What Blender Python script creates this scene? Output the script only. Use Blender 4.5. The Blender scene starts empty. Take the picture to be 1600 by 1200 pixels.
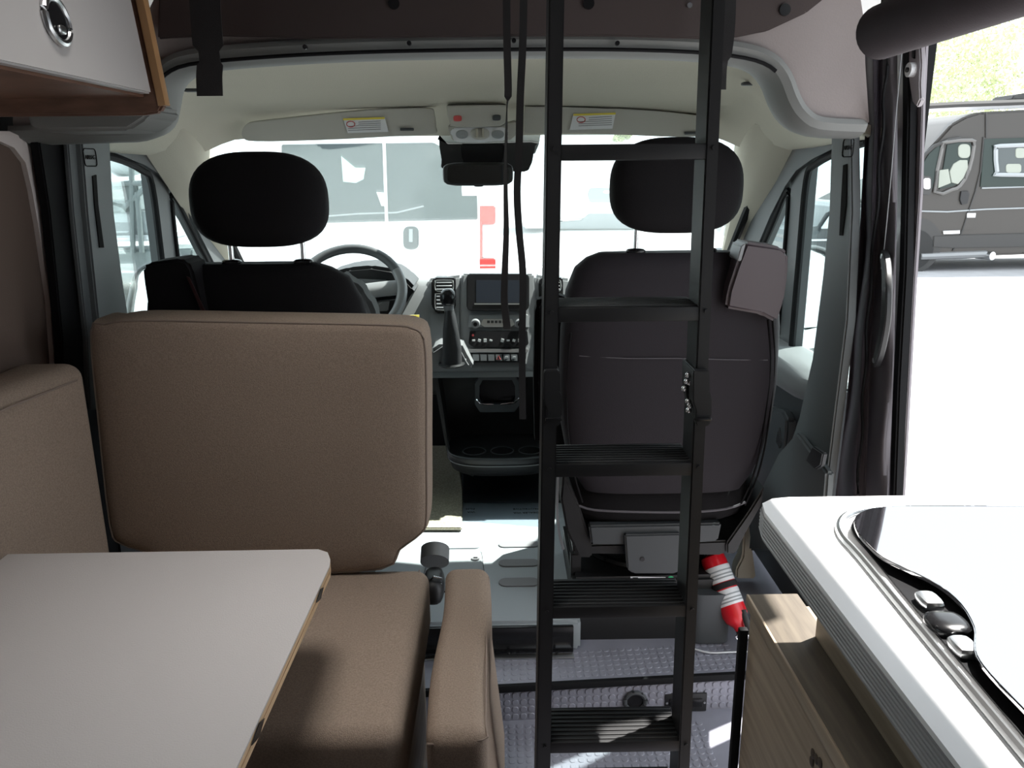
import bpy, bmesh, math, random
from mathutils import Vector, Matrix, Euler
random.seed(7)
PI = math.pi
sc = bpy.context.scene
col = sc.collection

# ------------------------------------------------------------------ camera
F = 1250.0
CAM = Vector((0, 0, 1.35))
PITCH = math.radians(15.13); YAW = math.radians(0.69); ROLL = math.radians(-0.5)
R = Matrix.Rotation(-YAW, 3, 'Z') @ Matrix.Rotation(PI/2 - PITCH, 3, 'X') @ Matrix.Rotation(ROLL, 3, 'Z')
cd = bpy.data.cameras.new('camera'); cam = bpy.data.objects.new('camera', cd); col.objects.link(cam)
cam.matrix_world = Matrix.Translation(CAM) @ R.to_4x4()
cd.sensor_fit = 'HORIZONTAL'; cd.sensor_width = 36; cd.lens = F/1600*36; cd.clip_start = .02; cd.clip_end = 500
sc.camera = cam

# ------------------------------------------------------------------ world, sun, exposure
w = bpy.data.worlds.new('world'); sc.world = w; w.use_nodes = True
wn = w.node_tree.nodes; bgn = wn['Background']
bgn.inputs[0].default_value = (.86, .94, 1, 1); bgn.inputs[1].default_value = 3.0
sd = bpy.data.lights.new('sun', 'SUN'); sd.energy = 20; sd.angle = math.radians(.8); sd.color = (1, .97, .92)
so = bpy.data.objects.new('sun', sd); col.objects.link(so)
AZ = math.radians(62); EL = math.radians(57)      # azimuth from +Y towards +X
SUN = Vector((math.sin(AZ)*math.cos(EL), math.cos(AZ)*math.cos(EL), math.sin(EL)))
so.rotation_euler = SUN.to_track_quat('Z', 'Y').to_euler(); so.location = (0, 0, 6)
ld_ = bpy.data.lights.new('overhead_fill', 'AREA'); ld_.energy = 2.5; ld_.size = .40; ld_.spread = math.radians(75); ld_.color = (1, .97, .93)  # fill light added under the ceiling, no lamp fitted there
lo_ = bpy.data.objects.new('overhead_fill', ld_); col.objects.link(lo_); lo_.location = (-.25, 1.12, 2.04)
sc.view_settings.view_transform = 'Standard'; sc.view_settings.look = 'None'
sc.view_settings.gamma = 1; sc.view_settings.use_curve_mapping = False
sc.view_settings.exposure = 0.0
sc.cycles.max_bounces = 10; sc.cycles.transparent_max_bounces = 24
sc.cycles.use_denoising = True; sc.cycles.sample_clamp_indirect = 6

# ------------------------------------------------------------------ helpers
def U(px, py, Y=None, X=None, Z=None):
    """ray through a photo pixel met with a plane of the room"""
    d = R @ Vector(((px-800)/F, (600-py)/F, -1))
    if Y is not None: t = (Y-CAM.y)/d.y
    elif X is not None: t = (X-CAM.x)/d.x
    else: t = (Z-CAM.z)/d.z
    return CAM + d*t

def mat(name, c, rough=.6, metal=0, bump=0, bscale=200, var=0, vscale=4, spec=.5, coat=0, detail=2, em=None, stretch=None, c2=None):
    m = bpy.data.materials.new(name); m.use_nodes = True
    nt = m.node_tree; n = nt.nodes; b = n['Principled BSDF']
    b.inputs['Base Color'].default_value = (*c, 1); b.inputs['Roughness'].default_value = rough
    b.inputs['Metallic'].default_value = metal; b.inputs['Specular IOR Level'].default_value = spec
    b.inputs['Coat Weight'].default_value = coat
    tc = n.new('ShaderNodeTexCoord'); mp = n.new('ShaderNodeMapping'); nt.links.new(tc.outputs['Object'], mp.inputs[0])
    if stretch: mp.inputs['Scale'].default_value = stretch
    if bump:
        t = n.new('ShaderNodeTexNoise'); t.inputs['Scale'].default_value = bscale; t.inputs['Detail'].default_value = detail
        bp = n.new('ShaderNodeBump'); bp.inputs['Strength'].default_value = bump; bp.inputs['Distance'].default_value = .002
        nt.links.new(mp.outputs[0], t.inputs[0]); nt.links.new(t.outputs[0], bp.inputs['Height']); nt.links.new(bp.outputs[0], b.inputs['Normal'])
    if var or c2:
        t2 = n.new('ShaderNodeTexNoise'); t2.inputs['Scale'].default_value = vscale; t2.inputs['Detail'].default_value = 5
        mx = n.new('ShaderNodeMix'); mx.data_type = 'RGBA'
        cc = c2 if c2 else tuple(max(0, x*(1-var)) for x in c)
        mx.inputs[6].default_value = (*c, 1); mx.inputs[7].default_value = (*cc, 1)
        rp = n.new('ShaderNodeMapRange'); rp.inputs[1].default_value = .35; rp.inputs[2].default_value = .65
        nt.links.new(mp.outputs[0], t2.inputs[0]); nt.links.new(t2.outputs[0], rp.inputs[0]); nt.links.new(rp.outputs[0], mx.inputs[0])
        nt.links.new(mx.outputs[2], b.inputs['Base Color'])
    if em: b.inputs['Emission Color'].default_value = (*em[0], 1); b.inputs['Emission Strength'].default_value = em[1]
    return m

def glass(name, tint=(.9, .95, .94), refl=.07, rough=0.0, gcol=(1, 1, 1)):
    m = bpy.data.materials.new(name); m.use_nodes = True; nt = m.node_tree; n = nt.nodes
    n.remove(n['Principled BSDF']); o = n['Material Output']
    t = n.new('ShaderNodeBsdfTransparent'); t.inputs[0].default_value = (*tint, 1)
    g = n.new('ShaderNodeBsdfGlossy'); g.inputs['Roughness'].default_value = rough; g.inputs[0].default_value = (*gcol, 1)
    fr = n.new('ShaderNodeLayerWeight'); fr.inputs[0].default_value = .25
    mr = n.new('ShaderNodeMapRange'); mr.inputs[3].default_value = refl*.6; mr.inputs[4].default_value = min(1, refl*6)
    mx = n.new('ShaderNodeMixShader')
    nt.links.new(fr.outputs['Fresnel'], mr.inputs[0]); nt.links.new(mr.outputs[0], mx.inputs[0])
    nt.links.new(t.outputs[0], mx.inputs[1]); nt.links.new(g.outputs[0], mx.inputs[2]); nt.links.new(mx.outputs[0], o.inputs[0])
    return m

def thing(name, label, cat, loc=(0, 0, 0), group=None):
    o = bpy.data.objects.new(name, None); col.objects.link(o); o.location = loc; o.empty_display_size = .05
    o['label'] = label; o['category'] = cat
    if group: o['group'] = group
    return o

def wloc(o):
    v = Vector(o.location)
    while o.parent: o = o.parent; v = v + o.location if o.type == 'EMPTY' else v
    return v

def obj(name, bm, m, parent=None, smooth=True, label=None, cat=None, group=None, kind=None, recalc=True):
    if recalc: bmesh.ops.recalc_face_normals(bm, faces=bm.faces)
    me = bpy.data.meshes.new(name); bm.to_mesh(me); bm.free()
    me.materials.append(m)
    if smooth:
        for p in me.polygons: p.use_smooth = True
        try: me.set_sharp_from_angle(angle=math.radians(38))
        except Exception: pass
    o = bpy.data.objects.new(name, me); col.objects.link(o)
    if parent is not None:
        o.parent = parent
        if parent.type == 'EMPTY': o.matrix_parent_inverse = Matrix.Translation(-parent.location)
    for k, v in (('label', label), ('category', cat), ('group', group), ('kind', kind)):
        if v: o[k] = v
    return o

def B(): return bmesh.new()
def sstep(t): t = max(0, min(1, t)); return t*t*(3-2*t)


def merge(bm, bm2):
    me = bpy.data.meshes.new('tmp'); bm2.to_mesh(me); bm2.free(); bm.from_mesh(me); bpy.data.meshes.remove(me)
    return bm

def box(c, s, bev=0, seg=2, rot=None, bm=None):
    b = B(); bmesh.ops.create_cube(b, size=1)
    for v in b.verts: v.co = Vector((v.co.x*s[0], v.co.y*s[1], v.co.z*s[2]))
    if bev: bmesh.ops.bevel(b, geom=list(b.edges), offset=bev, segments=seg, affect='EDGES', profile=.5)
    M = Matrix.Translation(Vector(c))
    if rot: M = M @ Euler(rot).to_matrix().to_4x4()
    bmesh.ops.transform(b, matrix=M, verts=b.verts)
    return merge(bm, b) if bm else b

def sq(c, s, p=4, n=12, rot=None, f=None, bm=None):
    """rounded solid (super-ellipsoid) of full size s"""
    b = B(); bmesh.ops.create_cube(b, size=2)
    bmesh.ops.subdivide_edges(b, edges=list(b.edges), cuts=n-1, use_grid_fill=True)
    for v in b.verts:
        x, y, z = v.co
        x, y, z = (math.tan(q*PI/4) for q in (x, y, z))
        k = (abs(x)**p+abs(y)**p+abs(z)**p)**(1/p)
        q = Vector((x/k, y/k, z/k))
        if f: q = Vector(f(q))
        v.co = Vector((q.x*s[0]/2, q.y*s[1]/2, q.z*s[2]/2))
    M = Matrix.Translation(Vector(c))
    if rot: M = M @ Euler(rot).to_matrix().to_4x4()
    bmesh.ops.transform(b, matrix=M, verts=b.verts)
    return merge(bm, b) if bm else b

def solid(pts, vec, bev=0, seg=2, bm=None):
    """polygon (3D points) pushed along vec into a solid"""
    b = B(); vs = [b.verts.new(Vector(p)) for p in pts]; f = b.faces.new(vs)
    r = bmesh.ops.extrude_face_region(b, geom=[f])
    nv = [e for e in r['geom'] if isinstance(e, bmesh.types.BMVert)]
    bmesh.ops.translate(b, verts=nv, vec=Vector(vec))
    bmesh.ops.recalc_face_normals(b, faces=b.faces)
    if bev: bmesh.ops.bevel(b, geom=list(b.edges), offset=bev, segments=seg, affect='EDGES', clamp_overlap=True)
    return merge(bm, b) if bm else b

def smooth_path(pts, k=4, closed=False):
    pts = [Vector(p) for p in pts]; n = len(pts); out = []
    rng = range(n) if closed else range(n-1)
    for i in rng:
        p0 = pts[(i-1) % n] if closed or i > 0 else pts[i]
        p1 = pts[i]; p2 = pts[(i+1) % n]
        p3 = pts[(i+2) % n] if closed or i+2 < n else p2
        for j in range(k):
            t = j/k
            out.append(.5*((2*p1)+(p2-p0)*t+(2*p0-5*p1+4*p2-p3)*t*t+(3*p1-p0-3*p2+p3)*t**3))
    if not closed: out.append(pts[-1])
    return out

def tube(pts, r, n=8, closed=False, k=0, flat=None, bm=None):
    """tube along points; flat=(a,b,up) gives an a x b box-ish section"""
    if k: pts = smooth_path(pts, k, closed)
    pts = [Vector(p) for p in pts]; b = B(); rings = []; N = len(pts)
    up = Vector((0, 0, 1))
    for i, p in enumerate(pts):
        if closed: t = pts[(i+1) % N]-pts[i-1]
        else: t = pts[min(i+1, N-1)]-pts[max(i-1, 0)]
        t.normalize()
        if flat: u0 = Vector(flat[2]).normalized()
        else: u0 = up if abs(t.dot(up)) < .95 else Vector((0, 1, 0))
        s = t.cross(u0).normalized(); u = s.cross(t).normalized()
        rr = r[i] if isinstance(r, (list, tuple)) else r
        if flat:
            a, c = flat[0]/2, flat[1]/2
            ring = [p+s*x*a+u*y*c for x, y in ((-1, -.6), (-.8, -1), (.8, -1), (1, -.6), (1, .6), (.8, 1), (-.8, 1), (-1, .6))]
        else: ring = [p+(s*math.cos(2*PI*j/n)+u*math.sin(2*PI*j/n))*rr for j in range(n)]
        rings.append([b.verts.new(q) for q in ring])
    m = len(rings[0])
    for i in range(N if closed else N-1):
        A, C = rings[i], rings[(i+1) % N]
        for j in range(m): b.faces.new((A[j], A[(j+1) % m], C[(j+1) % m], C[j]))
    if not closed:
        b.faces.new(rings[0][::-1]); b.faces.new(rings[-1])
    return merge(bm, b) if bm else b

def cyl(p0, p1, r, r2=None, n=20, bev=0, bm=None):
    p0, p1 = Vector(p0), Vector(p1); b = B(); L = (p1-p0).length
    bmesh.ops.create_cone(b, cap_ends=True, segments=n, radius1=r, radius2=r if r2 is None else r2, depth=L)
    if bev: bmesh.ops.bevel(b, geom=[e for e in b.edges if abs(e.verts[0].co.z-e.verts[1].co.z) < 1e-6], offset=bev, segments=2, affect='EDGES')
    q = (p1-p0).normalized().to_track_quat('Z', 'Y')
    bmesh.ops.transform(b, matrix=Matrix.Translation((p0+p1)/2) @ q.to_matrix().to_4x4(), verts=b.verts)
    return merge(bm, b) if bm else b

def grid(rows, bm=None, thick=None):
    """surface through rows of points; thick = vector offset for a back side"""
    b = B(); V = [[b.verts.new(Vector(p)) for p in r] for r in rows]
    for i in range(len(V)-1):
        for j in range(len(V[0])-1): b.faces.new((V[i][j], V[i][j+1], V[i+1][j+1], V[i+1][j]))
    if thick:
        r = bmesh.ops.extrude_face_region(b, geom=list(b.faces))
        nv = [e for e in r['geom'] if isinstance(e, bmesh.types.BMVert)]
        bmesh.ops.translate(b, verts=nv, vec=Vector(thick))
    return merge(bm, b) if bm else b

def ring_plate(outer, inner, vec, bm=None):
    """flat frame between two equally long closed outlines, pushed along vec"""
    b = B(); n = len(outer); vec = Vector(vec)
    L = [[b.verts.new(Vector(p)+o) for p in P] for P in (outer, inner) for o in (Vector(), vec)]
    o0, o1, i0, i1 = L
    for j in range(n):
        k = (j+1) % n
        b.faces.new((o0[j], o0[k], i0[k], i0[j])); b.faces.new((o1[j], o1[k], i1[k], i1[j]))
        b.faces.new((o0[j], o0[k], o1[k], o1[j])); b.faces.new((i0[j], i0[k], i1[k], i1[j]))
    return merge(bm, b) if bm else b

def loft(secs, n=32, bm=None):
    """secs: (centre, a, b, p) super-ellipse rings in the XY plane stacked"""
    b = B(); rs = []
    for c, a, d, p in secs:
        ring = []
        for j in range(n):
            t = 2*PI*j/n; cs, sn = math.cos(t), math.sin(t)
            ring.append(b.verts.new(Vector(c)+Vector((a*math.copysign(abs(cs)**(2/p), cs), d*math.copysign(abs(sn)**(2/p), sn), 0))))
        rs.append(ring)
    for A, C in zip(rs, rs[1:]):
        for j in range(n): b.faces.new((A[j], A[(j+1) % n], C[(j+1) % n], C[j]))
    b.faces.new(rs[0][::-1]); b.faces.new(rs[-1])
    return merge(bm, b) if bm else b

def rrect(cx, cy, w_, h_, r, k=4):
    out = []
    for sx, sy, a0 in ((1, 1, 0), (-1, 1, PI/2), (-1, -1, PI), (1, -1, 1.5*PI)):
        for j in range(k+1):
            a = a0+j*PI/2/k
            out.append((cx+sx*(w_/2-r)+r*math.cos(a), cy+sy*(h_/2-r)+r*math.sin(a)))
    return out

def text(name, body, loc, size, rot, m, parent, extr=.0004):
    c = bpy.data.curves.new(name, 'FONT'); c.body = body; c.size = size; c.extrude = extr; c.align_x = 'CENTER'; c.align_y = 'CENTER'
    c.materials.append(m); o = bpy.data.objects.new(name, c); col.objects.link(o)
    o.parent = parent
    if parent is not None and parent.type == 'EMPTY': o.matrix_parent_inverse = Matrix.Translation(-parent.location)
    o.location = loc; o.rotation_euler = rot
    bpy.context.view_layer.update()
    me = bpy.data.meshes.new_from_object(o); mw = o.matrix_basis.copy(); bpy.data.objects.remove(o)
    o = bpy.data.objects.new(name, me); col.objects.link(o); o.parent = parent
    if parent is not None and parent.type == 'EMPTY': o.matrix_parent_inverse = Matrix.Translation(-parent.location)
    o.matrix_basis = mw
    return o

# ------------------------------------------------------------------ materials
M = {}
M['fabric'] = mat('beige_upholstery', (.31, .24, .19), .95, bump=.5, bscale=650, var=.22, vscale=320, spec=.1)
M['seam'] = mat('upholstery_seam', (.22, .17, .14), .9)
M['seatblack'] = mat('black_seat_fabric', (.011, .010, .011), .9, bump=.3, bscale=500, spec=.15)
M['seatpanel'] = mat('dark_seat_back', (.024, .020, .024), .75, bump=.25, bscale=600, spec=.25)
M['blackplastic'] = mat('black_plastic', (.011, .011, .012), .5, bump=.1, bscale=900)
M['glossblack'] = mat('gloss_black', (.010, .010, .011), .22, spec=.35)
M['darkgrey'] = mat('dark_grey_plastic', (.055, .06, .065), .55, bump=.1, bscale=700)
M['dashgrey'] = mat('dash_grey', (.2, .205, .21), .55, bump=.15, bscale=600)
M['satin'] = mat('satin_grey', (.22, .225, .23), .4, metal=.2)
M['pillargrey'] = mat('pillar_grey', (.14, .155, .16), .6, bump=.1, bscale=500)
M['ladder'] = mat('black_ladder_paint', (.009, .009, .010), .55, spec=.3, bump=.05, bscale=400)
M['laddertread'] = mat('ladder_tread_rubber', (.016, .016, .017), .6)
M['webbing'] = mat('black_webbing', (.012, .011, .012), .85, bump=.3, bscale=900)
M['chrome'] = mat('chrome', (.75, .75, .76), .15, metal=1)
M['steel'] = mat('brushed_steel', (.6, .61, .62), .28, metal=1)
M['tabletop'] = mat('table_laminate', (.44, .42, .415), .42, bump=.25, bscale=420, spec=.5)
M['ply'] = mat('ply_edge', (.62, .42, .24), .6, c2=(.45, .29, .16), vscale=6, stretch=(1, 1, 60))
M['brown'] = mat('brown_wood', (.17, .085, .055), .5, c2=(.11, .055, .035), vscale=8, stretch=(2, 1, 8))
M['woodface'] = mat('cabinet_wood', (.36, .29, .215), .5, c2=(.24, .19, .14), vscale=5, stretch=(1, .6, 14))
M['woodtop'] = mat('ledge_wood', (.13, .11, .085), .5, c2=(.09, .075, .06), vscale=9, stretch=(14, 1, 1))
M['worktop'] = mat('white_worktop', (.82, .82, .82), .3)
M['edging'] = mat('worktop_edging', (.36, .36, .365), .45, c2=(.27, .27, .275), vscale=3, stretch=(1, 1, 90))
M['cabwhite'] = mat('white_cabinet_door', (.40, .385, .38), .4)
M['headliner'] = mat('headliner_felt', (.47, .44, .37), .95, bump=.25, bscale=350, spec=.1)
M['visor'] = mat('visor_vinyl', (.46, .45, .41), .8, bump=.1, bscale=500)
M['archtrim'] = mat('arch_trim', (.20, .205, .20), .7, bump=.1, bscale=400)
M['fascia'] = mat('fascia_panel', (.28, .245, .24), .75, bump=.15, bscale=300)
M['fasciadark'] = mat('fascia_shade_board', (.05, .036, .034), .75, bump=.1, bscale=300)  # brown darkened to carry the shade on the fascia middle
M['rearwall'] = mat('rear_wall_panel', (.16, .13, .12), .8)
M['wall'] = mat('wall_panel', (.62, .56, .54), .8, bump=.1, bscale=200)
M['shade'] = mat('brown_window_shade', (.11, .075, .06), .9, bump=.2, bscale=300)
M['rubber'] = mat('door_seal_rubber', (.006, .006, .007), .7, spec=.2)
M['doorframe'] = mat('door_frame_plastic', (.06, .065, .068), .5)
M['rubfloor'] = mat('grey_rubber_floor', (.27, .27, .32), .5, var=.15, vscale=12)
M['cabmat'] = mat('grey_cab_mat', (.33, .36, .38), .6, bump=.15, bscale=500)
M['cabslot'] = mat('mat_rib', (.20, .20, .21), .6)
M['carpet'] = mat('beige_carpet', (.40, .38, .30), 1, bump=1, bscale=260, var=.35, vscale=160, spec=.05)
M['film'] = glass('protective_film', (.8, .85, .9), .16, .12)
M['whiteplastic'] = mat('white_plastic', (.75, .76, .78), .4)
M['red'] = mat('extinguisher_red', (.62, .01, .02), .3)
M['paper'] = mat('white_label', (.75, .76, .78), .5)
M['yellow'] = mat('yellow_label', (.75, .62, .08), .5)
M['green'] = mat('green_dot', (.03, .42, .16), .5)
M['ink'] = mat('ink', (.015, .015, .015), .9, spec=.1)
M['inkwhite'] = mat('white_icons', (.7, .7, .7), .6)
M['redbutton'] = mat('red_button', (.55, .08, .08), .5)
M['curtain'] = mat('dark_door_curtain', (.06, .052, .065), .8, bump=.15, bscale=900)
M['paintgrey'] = mat('grey_body_paint', (.33, .30, .32), .35, coat=.4)
M['paintvan'] = mat('grey_van_paint', (.029, .025, .021), .42, metal=.0, coat=.15)
M['paintvandark'] = mat('grey_van_cladding', (.035, .034, .033), .6)
M['whitepaint'] = mat('white_van_paint', (.82, .83, .84), .3, coat=.3)
M['tyre'] = mat('tyre', (.02, .02, .02), .8)
M['vanseat'] = mat('pale_van_seat', (.28, .30, .26), .8)
M['darkglass'] = mat('dark_glass', (.02, .03, .026), .12, spec=.35)
M['reardarkglass'] = mat('rear_van_glass', (.04, .055, .06), .08, spec=.45)
M['sinkglass'] = mat('black_glass_lid', (.012, .012, .014), .03, spec=1.0)
M['sinkglass'].node_tree.nodes['Principled BSDF'].inputs['IOR'].default_value = 2.5
M['asphalt'] = mat('asphalt', (.40, .40, .41), .9, bump=.3, bscale=60, var=.12, vscale=3)
M['kerb'] = mat('brown_verge', (.12, .10, .08), .9, var=.3, vscale=2)
M['leaf'] = mat('tree_leaf', (.62, .68, .42), .7, var=.4, vscale=3)
M['trunk'] = mat('trunk', (.14, .10, .07), .9)
M['windglass'] = glass('windscreen_glass', (.93, .97, .96), .05)
M['sideglass'] = glass('side_glass', (.86, .93, .92), .07)
M['mirror'] = mat('mirror_glass', (.82, .86, .87), .02, metal=1)
M['tail'] = mat('tail_lamp', (.75, .06, .05), .25)
M['carblack'] = mat('dark_car_paint', (.05, .055, .06), .25, coat=.5)
M['machine'] = mat('machine_grey', (.16, .18, .18), .5)
M['tank'] = mat('white_tank', (.7, .74, .75), .4)
M['tailgrey'] = mat('tail_grey', (.3, .32, .33), .5)

# ------------------------------------------------------------------ setting: outside ground
GZ = -.38
def struct(name, bm, m, parent=None, smooth=True, **k):
    return obj(name, bm, m, parent, smooth, kind=None if parent is not None else 'structure', **k)
struct('ground', box((5, 25, GZ-.1), (120, 110, .2)), M['asphalt'], smooth=False)

# ------------------------------------------------------------------ setting: van floor
YS = 1.745                                     # front of the raised cab platform
xl, xr = -.98, .50
fl = struct('floor', box(((-.98+.95)/2, .0, -.02), (1.93, 3.7, .04)), M['rubfloor'], smooth=False)
def bumps(P0, U_, V_, nu, nv, s=.0080, h=.0014):
    """raised rounded squares on a plane: origin, step vectors, counts"""
    b = B(); P0 = Vector(P0); U_ = Vector(U_); V_ = Vector(V_); N = U_.cross(V_).normalized(); u = U_.normalized(); v = V_.normalized()
    o8 = [(-1, -.55), (-.55, -1), (.55, -1), (1, -.55), (1, .55), (.55, 1), (-.55, 1), (-1, .55)]
    for i in range(nu):
        for j in range(nv):
            c = P0+U_*i+V_*j
            lo = [b.verts.new(c+u*x*s+v*y*s) for x, y in o8]; hi = [b.verts.new(c+u*x*s*.85+v*y*s*.85+N*h) for x, y in o8]
            b.faces.new(hi)
            for k in range(8): b.faces.new((lo[k], lo[(k+1) % 8], hi[(k+1) % 8], hi[k]))
    return b
st = .0205
fb = obj('raised_stud_pattern', bumps((-.05, 1.32, 0), (st, 0, 0), (0, st, 0), 27, 20), M['rubfloor'], fl, kind='stuff', recalc=False)
# platform of the cab: a slightly skewed front edge
pL, pR = U(770, 1074, Z=.10), U(1175, 1052, Z=.10)
sl = (pR.y-pL.y)/(pR.x-pL.x)
def ys(x, off=0): return pL.y+sl*(x-pL.x)+off
plat = struct('floor_cab_platform', solid([(-.98, ys(-.98), -.0), (.95, ys(.95), -.0), (.95, 3.3, -.0), (-.98, 3.3, -.0)], (0, 0, .10)), M['rubfloor'], smooth=False)
dx = Vector((1, sl, 0)).normalized()*st
obj('raised_stud_pattern', bumps((-.06, ys(-.06)+.03, .10), dx, (0, st, 0), 33, 6), M['rubfloor'], plat, kind='stuff', recalc=False)
obj('raised_stud_pattern', bumps(Vector((-.06, ys(-.06)-.0002, .012)), dx, (0, 0, st), 33, 4, h=.0018), M['rubfloor'], plat, kind='stuff', recalc=False)
struct('trim_step_nosing', tube([(-.5, ys(-.5)-.004, .098), (.64, ys(.64)-.004, .098)], .01, flat=(.014, .018, (0, 0, 1))), M['rubber'], plat)
# round vent and socket on the riser
vc = U(992, 1094, Y=1.75); vc.y = ys(vc.x)
v = thing('floor_vent', 'round black heater vent on the riser of the cab step', 'vent', vc)
tube([vc+Vector((.026*math.cos(a), -.006, .026*math.sin(a))) for a in [i*2*PI/24 for i in range(24)]], .0055, 6, True)
obj('vent_ring', tube([vc+Vector((.026*math.cos(a), -.006, .026*math.sin(a))) for a in [i*2*PI/28 for i in range(28)]], .0058, 8, True), M['darkgrey'], v)
obj('vent_throat', cyl(vc+Vector((0, -.0035, 0)), vc+Vector((0, .002, 0)), .024, n=24), M['glossblack'], v)
for i in range(8):
    a = i*PI/4+.2
    obj('ring_notch', box(vc+Vector((.030*math.cos(a), -.008, .030*math.sin(a))), (.003, .006, .006), .0008, rot=(0, -a, 0)), M['blackplastic'], v)
oc = U(1069, 1091, Y=1.77); oc.y = ys(oc.x)
v = thing('power_outlet', 'black socket plate on the riser behind the ladder foot', 'outlet', oc)
obj('cover_plate', box(oc+Vector((0, -.003, 0)), (.108, .006, .052), .002), M['blackplastic'], v)
for s in (-1, 1):
    obj('socket', box(oc+Vector((s*.026, -.007, 0)), (.032, .004, .024), .0015), M['glossblack'], v)
for s in (-1, 1): obj('screw', cyl(oc+Vector((s*.048, -.008, 0)), oc+Vector((s*.048, -.005, 0)), .003, n=10), M['steel'], v)

# cab mat (raised), its black front edge, ribs, hatch
MZ = .187
a0, a1 = U(640, 975, Z=MZ), U(905, 975, Z=MZ)
YM = a0.y
cab = struct('floor_cab_mat', solid([(-.45, YM, .10), (.20, YM, .10), (.20, YM+.12, .1), (.25, YM+.35, .1), (.25, 3.1, .10), (-.45, 3.1, .10)], (0, 0, MZ-.10), .008), M['cabmat'])
gl = box(((-.45+.19)/2, YM-.006, .10+.04), (.62, .012, .078), .003)
struct('trim_step_edge', gl, M['glossblack'], cab)
struct('trim_metal_strip', box((-.12, YM-.03, .104), (.60, .022, .006), .002), M['steel'], cab)
for px in (795, 870):
    q = U(px, 1021, Z=.108); struct('screw', cyl(q, q+Vector((0, 0, .003)), .004, n=10), M['blackplastic'], cab)
def slot(px0, px1, py, hpx):
    p, q = U(px0, py, Z=MZ), U(px1, py, Z=MZ); h = abs(U(px0, py-hpx/2, Z=MZ).y-U(px0, py+hpx/2, Z=MZ).y)
    return solid([(x, y, MZ) for x, y in rrect((p.x+q.x)/2, p.y, q.x-p.x, h, h*.48)], (0, 0, .004), .001)
for t in ((779, 843, 852, 9), (779, 843, 881, 11), (779, 843, 911, 13), (687, 750, 855, 7), (685, 735, 885, 9)):
    obj('mat_rib', slot(*t), M['cabslot'] if t[0] == 779 else M['cabmat'], cab)
hp = [U(672, 866, Z=MZ+.001), U(752, 864, Z=MZ+.001), U(760, 925, Z=MZ+.001), U(655, 925, Z=MZ+.001)]
v = thing('floor_hatch', 'grey lid with a round latch let into the cab floor mat', 'hatch', hp[0])
obj('lid', solid(hp, (0, 0, .008), .004), M['cabmat'], v)
obj('lid_gap', tube([p+Vector((0, 0, .001)) for p in hp], .0025, 6, True), M['blackplastic'], v)
q = U(743, 873, Z=MZ+.01)
obj('latch', cyl(q, q+Vector((0, 0, .003)), .013, n=20), M['cabslot'], v)
obj('latch_slot', box(q+Vector((0, 0, .004)), (.012, .003, .002)), M['glossblack'], v)
# carpet and film
cp = [U(640, 830, Z=MZ+.003), U(722, 830, Z=MZ+.003), U(724, 770, Z=MZ+.003), U(712, 700, Z=MZ+.003), U(640, 700, Z=MZ+.003)]
obj('carpet_mat', solid(cp, (0, 0, .012), .004), M['carpet'], label='beige pile carpet mat in the driver footwell beside the console', cat='mat')
fp = [U(722, 818, Z=MZ+.002), U(845, 828, Z=MZ+.002), U(846, 735, Z=MZ+.002), U(722, 735, Z=MZ+.002)]
darkm = obj('rubber_floor_mat', solid([p+Vector((0, 0, .0)) for p in (U(724, 786, Z=MZ+.002), U(900, 786, Z=MZ+.002), U(900, 700, Z=MZ+.002), U(724, 700, Z=MZ+.002))], (0, 0, .006), .002), M['darkgrey'], label='dark rubber mat on the cab floor under the cup tray', cat='mat')
fm = thing('protective_film', 'clear printed protective film spread over the dark cab floor mat', 'film', fp[0])
rows = []
for i in range(15):
    t = i/14; a = fp[0].lerp(fp[3], t); b_ = fp[1].lerp(fp[2], t)
    rows.append([a.lerp(b_, j/20)+Vector((0, 0, .010+.0012*math.sin(j*1.9+i*.7)*math.sin(i*1.3+j*.3))) for j in range(21)])
obj('film_sheet', grid(rows), M['film'], fm)
for px, py, s in ((822, 795, 'PROTECTIVE'), (822, 801, 'DEALER WA'), (735, 795, 'FILM'), (736, 800, 'WA')):
    p = U(px, py, Z=MZ+.019); text('lettering', s, p, .016, (0, 0, PI), M['ink'], fm)

# ------------------------------------------------------------------ setting: walls, ceiling behind and above the camera
XL, XR = -.985, .86
wl = B()
def wpan(x, y0, y1, z0, z1, bm): box((x, (y0+y1)/2, (z0+z1)/2), (.04, y1-y0, z1-z0), bm=bm)
wpan(XL-.02, -1.8, 1.62, 0, .90, wl); wpan(XL-.02, -1.8, 1.62, 1.50, 2.05, wl); wpan(XL-.02, -1.8, -.1, .90, 1.50, wl); wpan(XL-.02, .5, 1.62, .9, 1.5, wl)
wall_l = struct('wall_left', wl, M['wall'], smooth=False)
struct('window_side', box((XL-.02, .2, 1.2), (.006, .6, .6)), M['sideglass'], smooth=False)
wr = B()
wpan(.97, -1.8, .55, -.05, 2.05, wr); wpan(.97, .55, 1.60, 2.0, 2.07, wr); wpan(.97, 1.36, 1.76, 1.71, 2.05, wr)  # last panel added to block sun on the rungs; opening raised to admit sun
struct('wall_right', wr, M['rearwall'], smooth=False)
wf_ = B(); box((0, 1.80, 1.94), (2.1, .03, .30), bm=wf_)
box((-1.03, 1.66, .9), (.03, .30, 1.9), bm=wf_); box((-1.0, 1.76, .42), (.03, .56, .84), bm=wf_); box((.885, 1.79, .9), (.03, .07, 1.9), bm=wf_)
struct('wall_front', wf_, M['rubber'], smooth=False)
struct('wall_rear', box((0, -1.82, 1.0), (1.96, .04, 2.1)), M['rearwall'], smooth=False)
struct('ceiling', box((0, 0, 2.09), (2.1, 3.7, .04)), M['rearwall'], smooth=False)

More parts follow.
